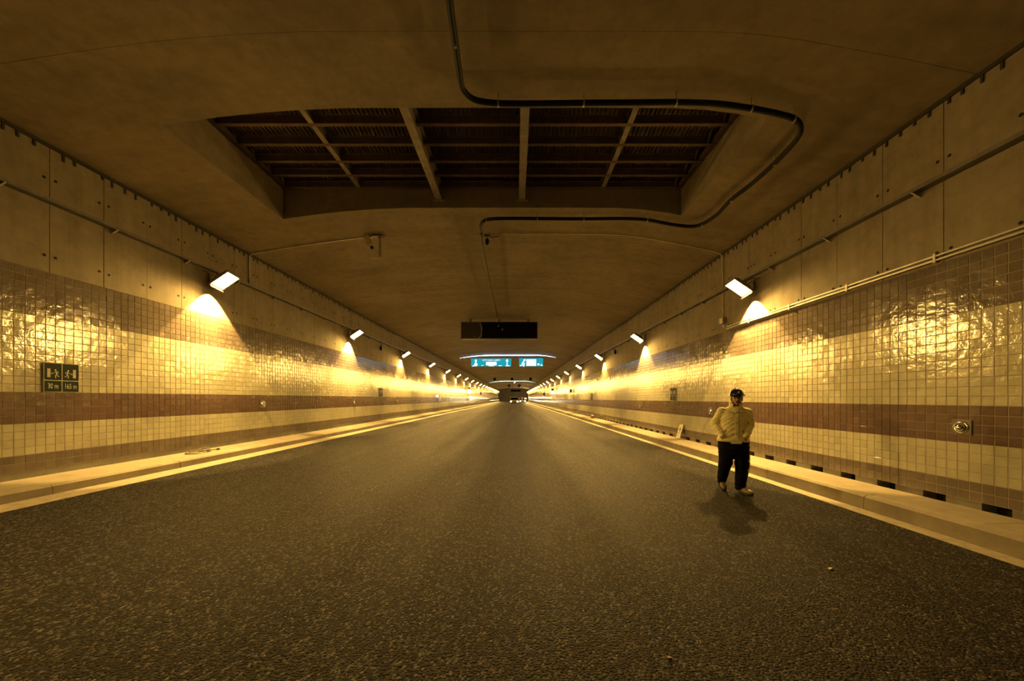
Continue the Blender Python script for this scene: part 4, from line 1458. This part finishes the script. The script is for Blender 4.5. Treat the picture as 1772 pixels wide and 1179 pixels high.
# knitted hem band
hem = MB()
vs, fs = [], []
for j, (z, g) in enumerate(((.875, .004), (.880, .010), (.930, .008), (.940, .0))):
    for k in range(28):
        a = 2 * PI * k / 28
        vs.append(L((-.033 + (.236 + g) * math.cos(a), .01 + (.152 + g) * math.sin(a), z)))
for j in range(3):
    for k in range(28):
        fs.append((j * 28 + k, j * 28 + (k + 1) % 28, (j + 1) * 28 + (k + 1) % 28, (j + 1) * 28 + k))
hem.add(vs, fs)
child(hem, 'hem_band', JACK, jk, True)
# stand collar, open in front, dark lining
def collar(r0, r1, z0, z1, mat, name, parent, a0=-60, a1=240, lift=.0):
    m_ = MB(); vs, fs = [], []
    n_ = 26
    for k in range(n_ + 1):
        a = math.radians(a0 + (a1 - a0) * k / n_)
        cs, sn = math.cos(a), math.sin(a)
        fl = .02 * max(0, -sn)
        for (r, z) in ((r0, z0), (r1 + fl, z1 - .03 * max(0, -sn)), (r1 + fl - .010, z1 - .03 * max(0, -sn)), (r0 - .010, z0)):
            vs.append(L((.008 + r * cs, .02 + r * .95 * sn, z)))
    for k in range(n_):
        for q in range(4):
            fs.append((k * 4 + q, k * 4 + (q + 1) % 4, k * 4 + 4 + (q + 1) % 4, k * 4 + 4 + q))
    fs += [(0, 1, 2, 3), tuple(n_ * 4 + q for q in (3, 2, 1, 0))]
    m_.add(vs, fs)
    return child(m_, name, mat, parent, True)
collar(.105, .100, 1.455, 1.555, JACK, 'collar', jk, -68, 248)
collar(.092, .086, 1.44, 1.545, TROU, 'collar_lining', jk, -64, 244)
child(MB().prism([(-.09, 0), (.085, 0), (.075, -.035), (-.07, -.040)], (-.004, .004), lambda u, v, q: L((-.01 + u, -.148 + q + .3 * u * u, .888 + v))), 'shirt_tail', JACK, jk)
# trouser piping down both outer seams
for l, s in ((LEGS[0], -1), (LEGS[1], 1)):
    P = [(-.033 + s * .226, -.01, .86), (l[0][0] + s * .128, -.01, .76), (l[1][0] + s * .108, l[1][1] - .02, l[1][2]), ((l[1][0] + l[2][0]) / 2 + s * .094, (l[1][1] + l[2][1]) / 2 - .02, (l[1][2] + l[2][2]) / 2), (l[2][0] + s * .080, l[2][1] - .01, l[2][2] + .01)]
    child(MB().tube(catmull([L(p) for p in P], 4), .007, 6), 'piping', WHITE, tr)
# shoes
def shoe(c, ang, pitch, name='shoe'):
    ca, sa = math.cos(ang), math.sin(ang)
    R = Matrix.Rotation(ang, 3, 'Z') @ Matrix.Rotation(pitch, 3, 'X')
    Ri = R.transposed()
    cc = Vector(c)
    def loc(X, Y, Z):
        dx, dy, dz = X - cc.x, Y - cc.y, Z - cc.z
        return [Ri[i][0] * dx + Ri[i][1] * dy + Ri[i][2] * dz for i in range(3)]
    def upper(X, Y, Z):
        x, y, z = loc(X, Y, Z)
        d = ell(x, y, z, (0, -.10, .045), (.052, .095, .045))
        d = smin(d, ell(x, y, z, (0, .05, .055), (.042, .075, .055)), .03)
        d = smin(d, cone_(x, y, z, (0, .045, .06), (0, .055, .115), .046, .042), .025)
        return np.maximum(d, .018 - z)
    lo, hi = (c[0] - .24, c[1] - .26, c[2] - .12), (c[0] + .24, c[1] + .22, c[2] + .24)
    s = sdf_obj('shoe', upper, lo, hi, .008, SHOE, per, PO)
    out = [(.040 * math.sin(a) * (1.15 if math.cos(a) < 0 else 1.0), .13 * math.cos(a) - .03 - (.025 if math.cos(a) < 0 else 0)) for a in np.linspace(0, 2 * PI, 20, endpoint=False)]
    out = [(u * 1.25, v) for u, v in out]
    m_ = MB().prism(out, (0.0, .022), lambda u, v, q: L(cc + R @ Vector((u, v, q))))
    m_.build('sole', SOLE, s)
    m_ = MB()
    for q in (-.035, -.015, .005):
        m_.tube([L(cc + R @ Vector((x, q - .03, .092 + .5 * (q + .0) - abs(x) * .35))) for x in (-.028, 0, .028)], .004, 5)
    m_.build('laces', WHITE, s)
shoe((.112, -.005, .002), math.radians(38), 0.0)
shoe((-.190, .215, .075), math.radians(12), math.radians(24))
# helmet
def helm(X, Y, Z):
    d = ell(X, Y, Z, (HX, .012, 1.655), (.112, .138, .130))
    d = np.maximum(d, 1.652 - Z)
    br = np.maximum(ell(X, Y, Z, (HX, -.012, 1.655), (.120, .165, .5)), np.abs(Z - 1.655 + .10 * np.clip(-Y - .08, 0, 1)) - .006)
    d = smin(d, br, .012)
    rg = np.abs(X - HX) - .014
    d = np.minimum(d, np.maximum(ell(X, Y, Z, (HX, .012, 1.655), (.117, .144, .137)), np.maximum(rg, 1.68 - Z)))
    return d
hm = sdf_obj('helmet', helm, (HX - .14, -.20, 1.62), (HX + .14, .18, 1.81), .006, HELM, per, PO)
tag(hm, 'glossy navy safety helmet')
child(MB().lathe([(.016, 0), (.015, .004)], L((HX + .012, -.118, 1.716)), Matrix.Rotation(math.radians(62), 3, 'X'), 12), 'front_badge', WHITE, hm)
for s in (-1,):
    child(MB().box(L((HX + s * .100, -.055, 1.700)), (.008, .05, .04), Matrix.Rotation(s * -.25, 3, 'Y')), 'side_sticker', WHITE, hm)
child(MB().box(L((HX + .118, -.02, 1.668)), (.010, .03, .014)), 'brim_clip', WHITE, hm)
child(MB().tube([L((HX - .086, -.01, 1.66)), L((HX - .078, -.03, 1.57)), L((HX - .045, -.06, 1.512)), L((HX, -.075, 1.490))], .006, 6), 'chin_strap', BLACK, hm)
child(MB().tube([L((HX + .086, -.01, 1.66)), L((HX + .078, -.03, 1.57)), L((HX + .045, -.06, 1.512)), L((HX, -.075, 1.490))], .006, 6), 'chin_strap', BLACK, hm)
EYE = principled('eye', (.03, .02, .015), .2)
for s in (-1, 1):
    child(MB().lathe([(.003, -.009), (.009, -.004), (.009, .004), (.003, .009)], L((HX + s * .031, -.083, 1.612)), Mb, 10), 'eye', EYE, per, True)
    child(MB().tube([L((HX + s * .012, -.094, 1.634)), L((HX + s * .032, -.096, 1.640)), L((HX + s * .050, -.086, 1.633))], .0045, 5), 'eyebrow', BLACK, per)
child(MB().tube([L((HX - .024, -.100, 1.556)), L((HX, -.107, 1.561)), L((HX + .024, -.100, 1.556))], .006, 6), 'moustache', BLACK, per)
child(MB().tube([L((HX - .020, -.096, 1.540)), L((HX, -.102, 1.540)), L((HX + .020, -.096, 1.540))], .0025, 5), 'mouth_line', JACKD, per)

per.rotation_euler = (0, 0, math.radians(-25))        # facing the camera as he walks
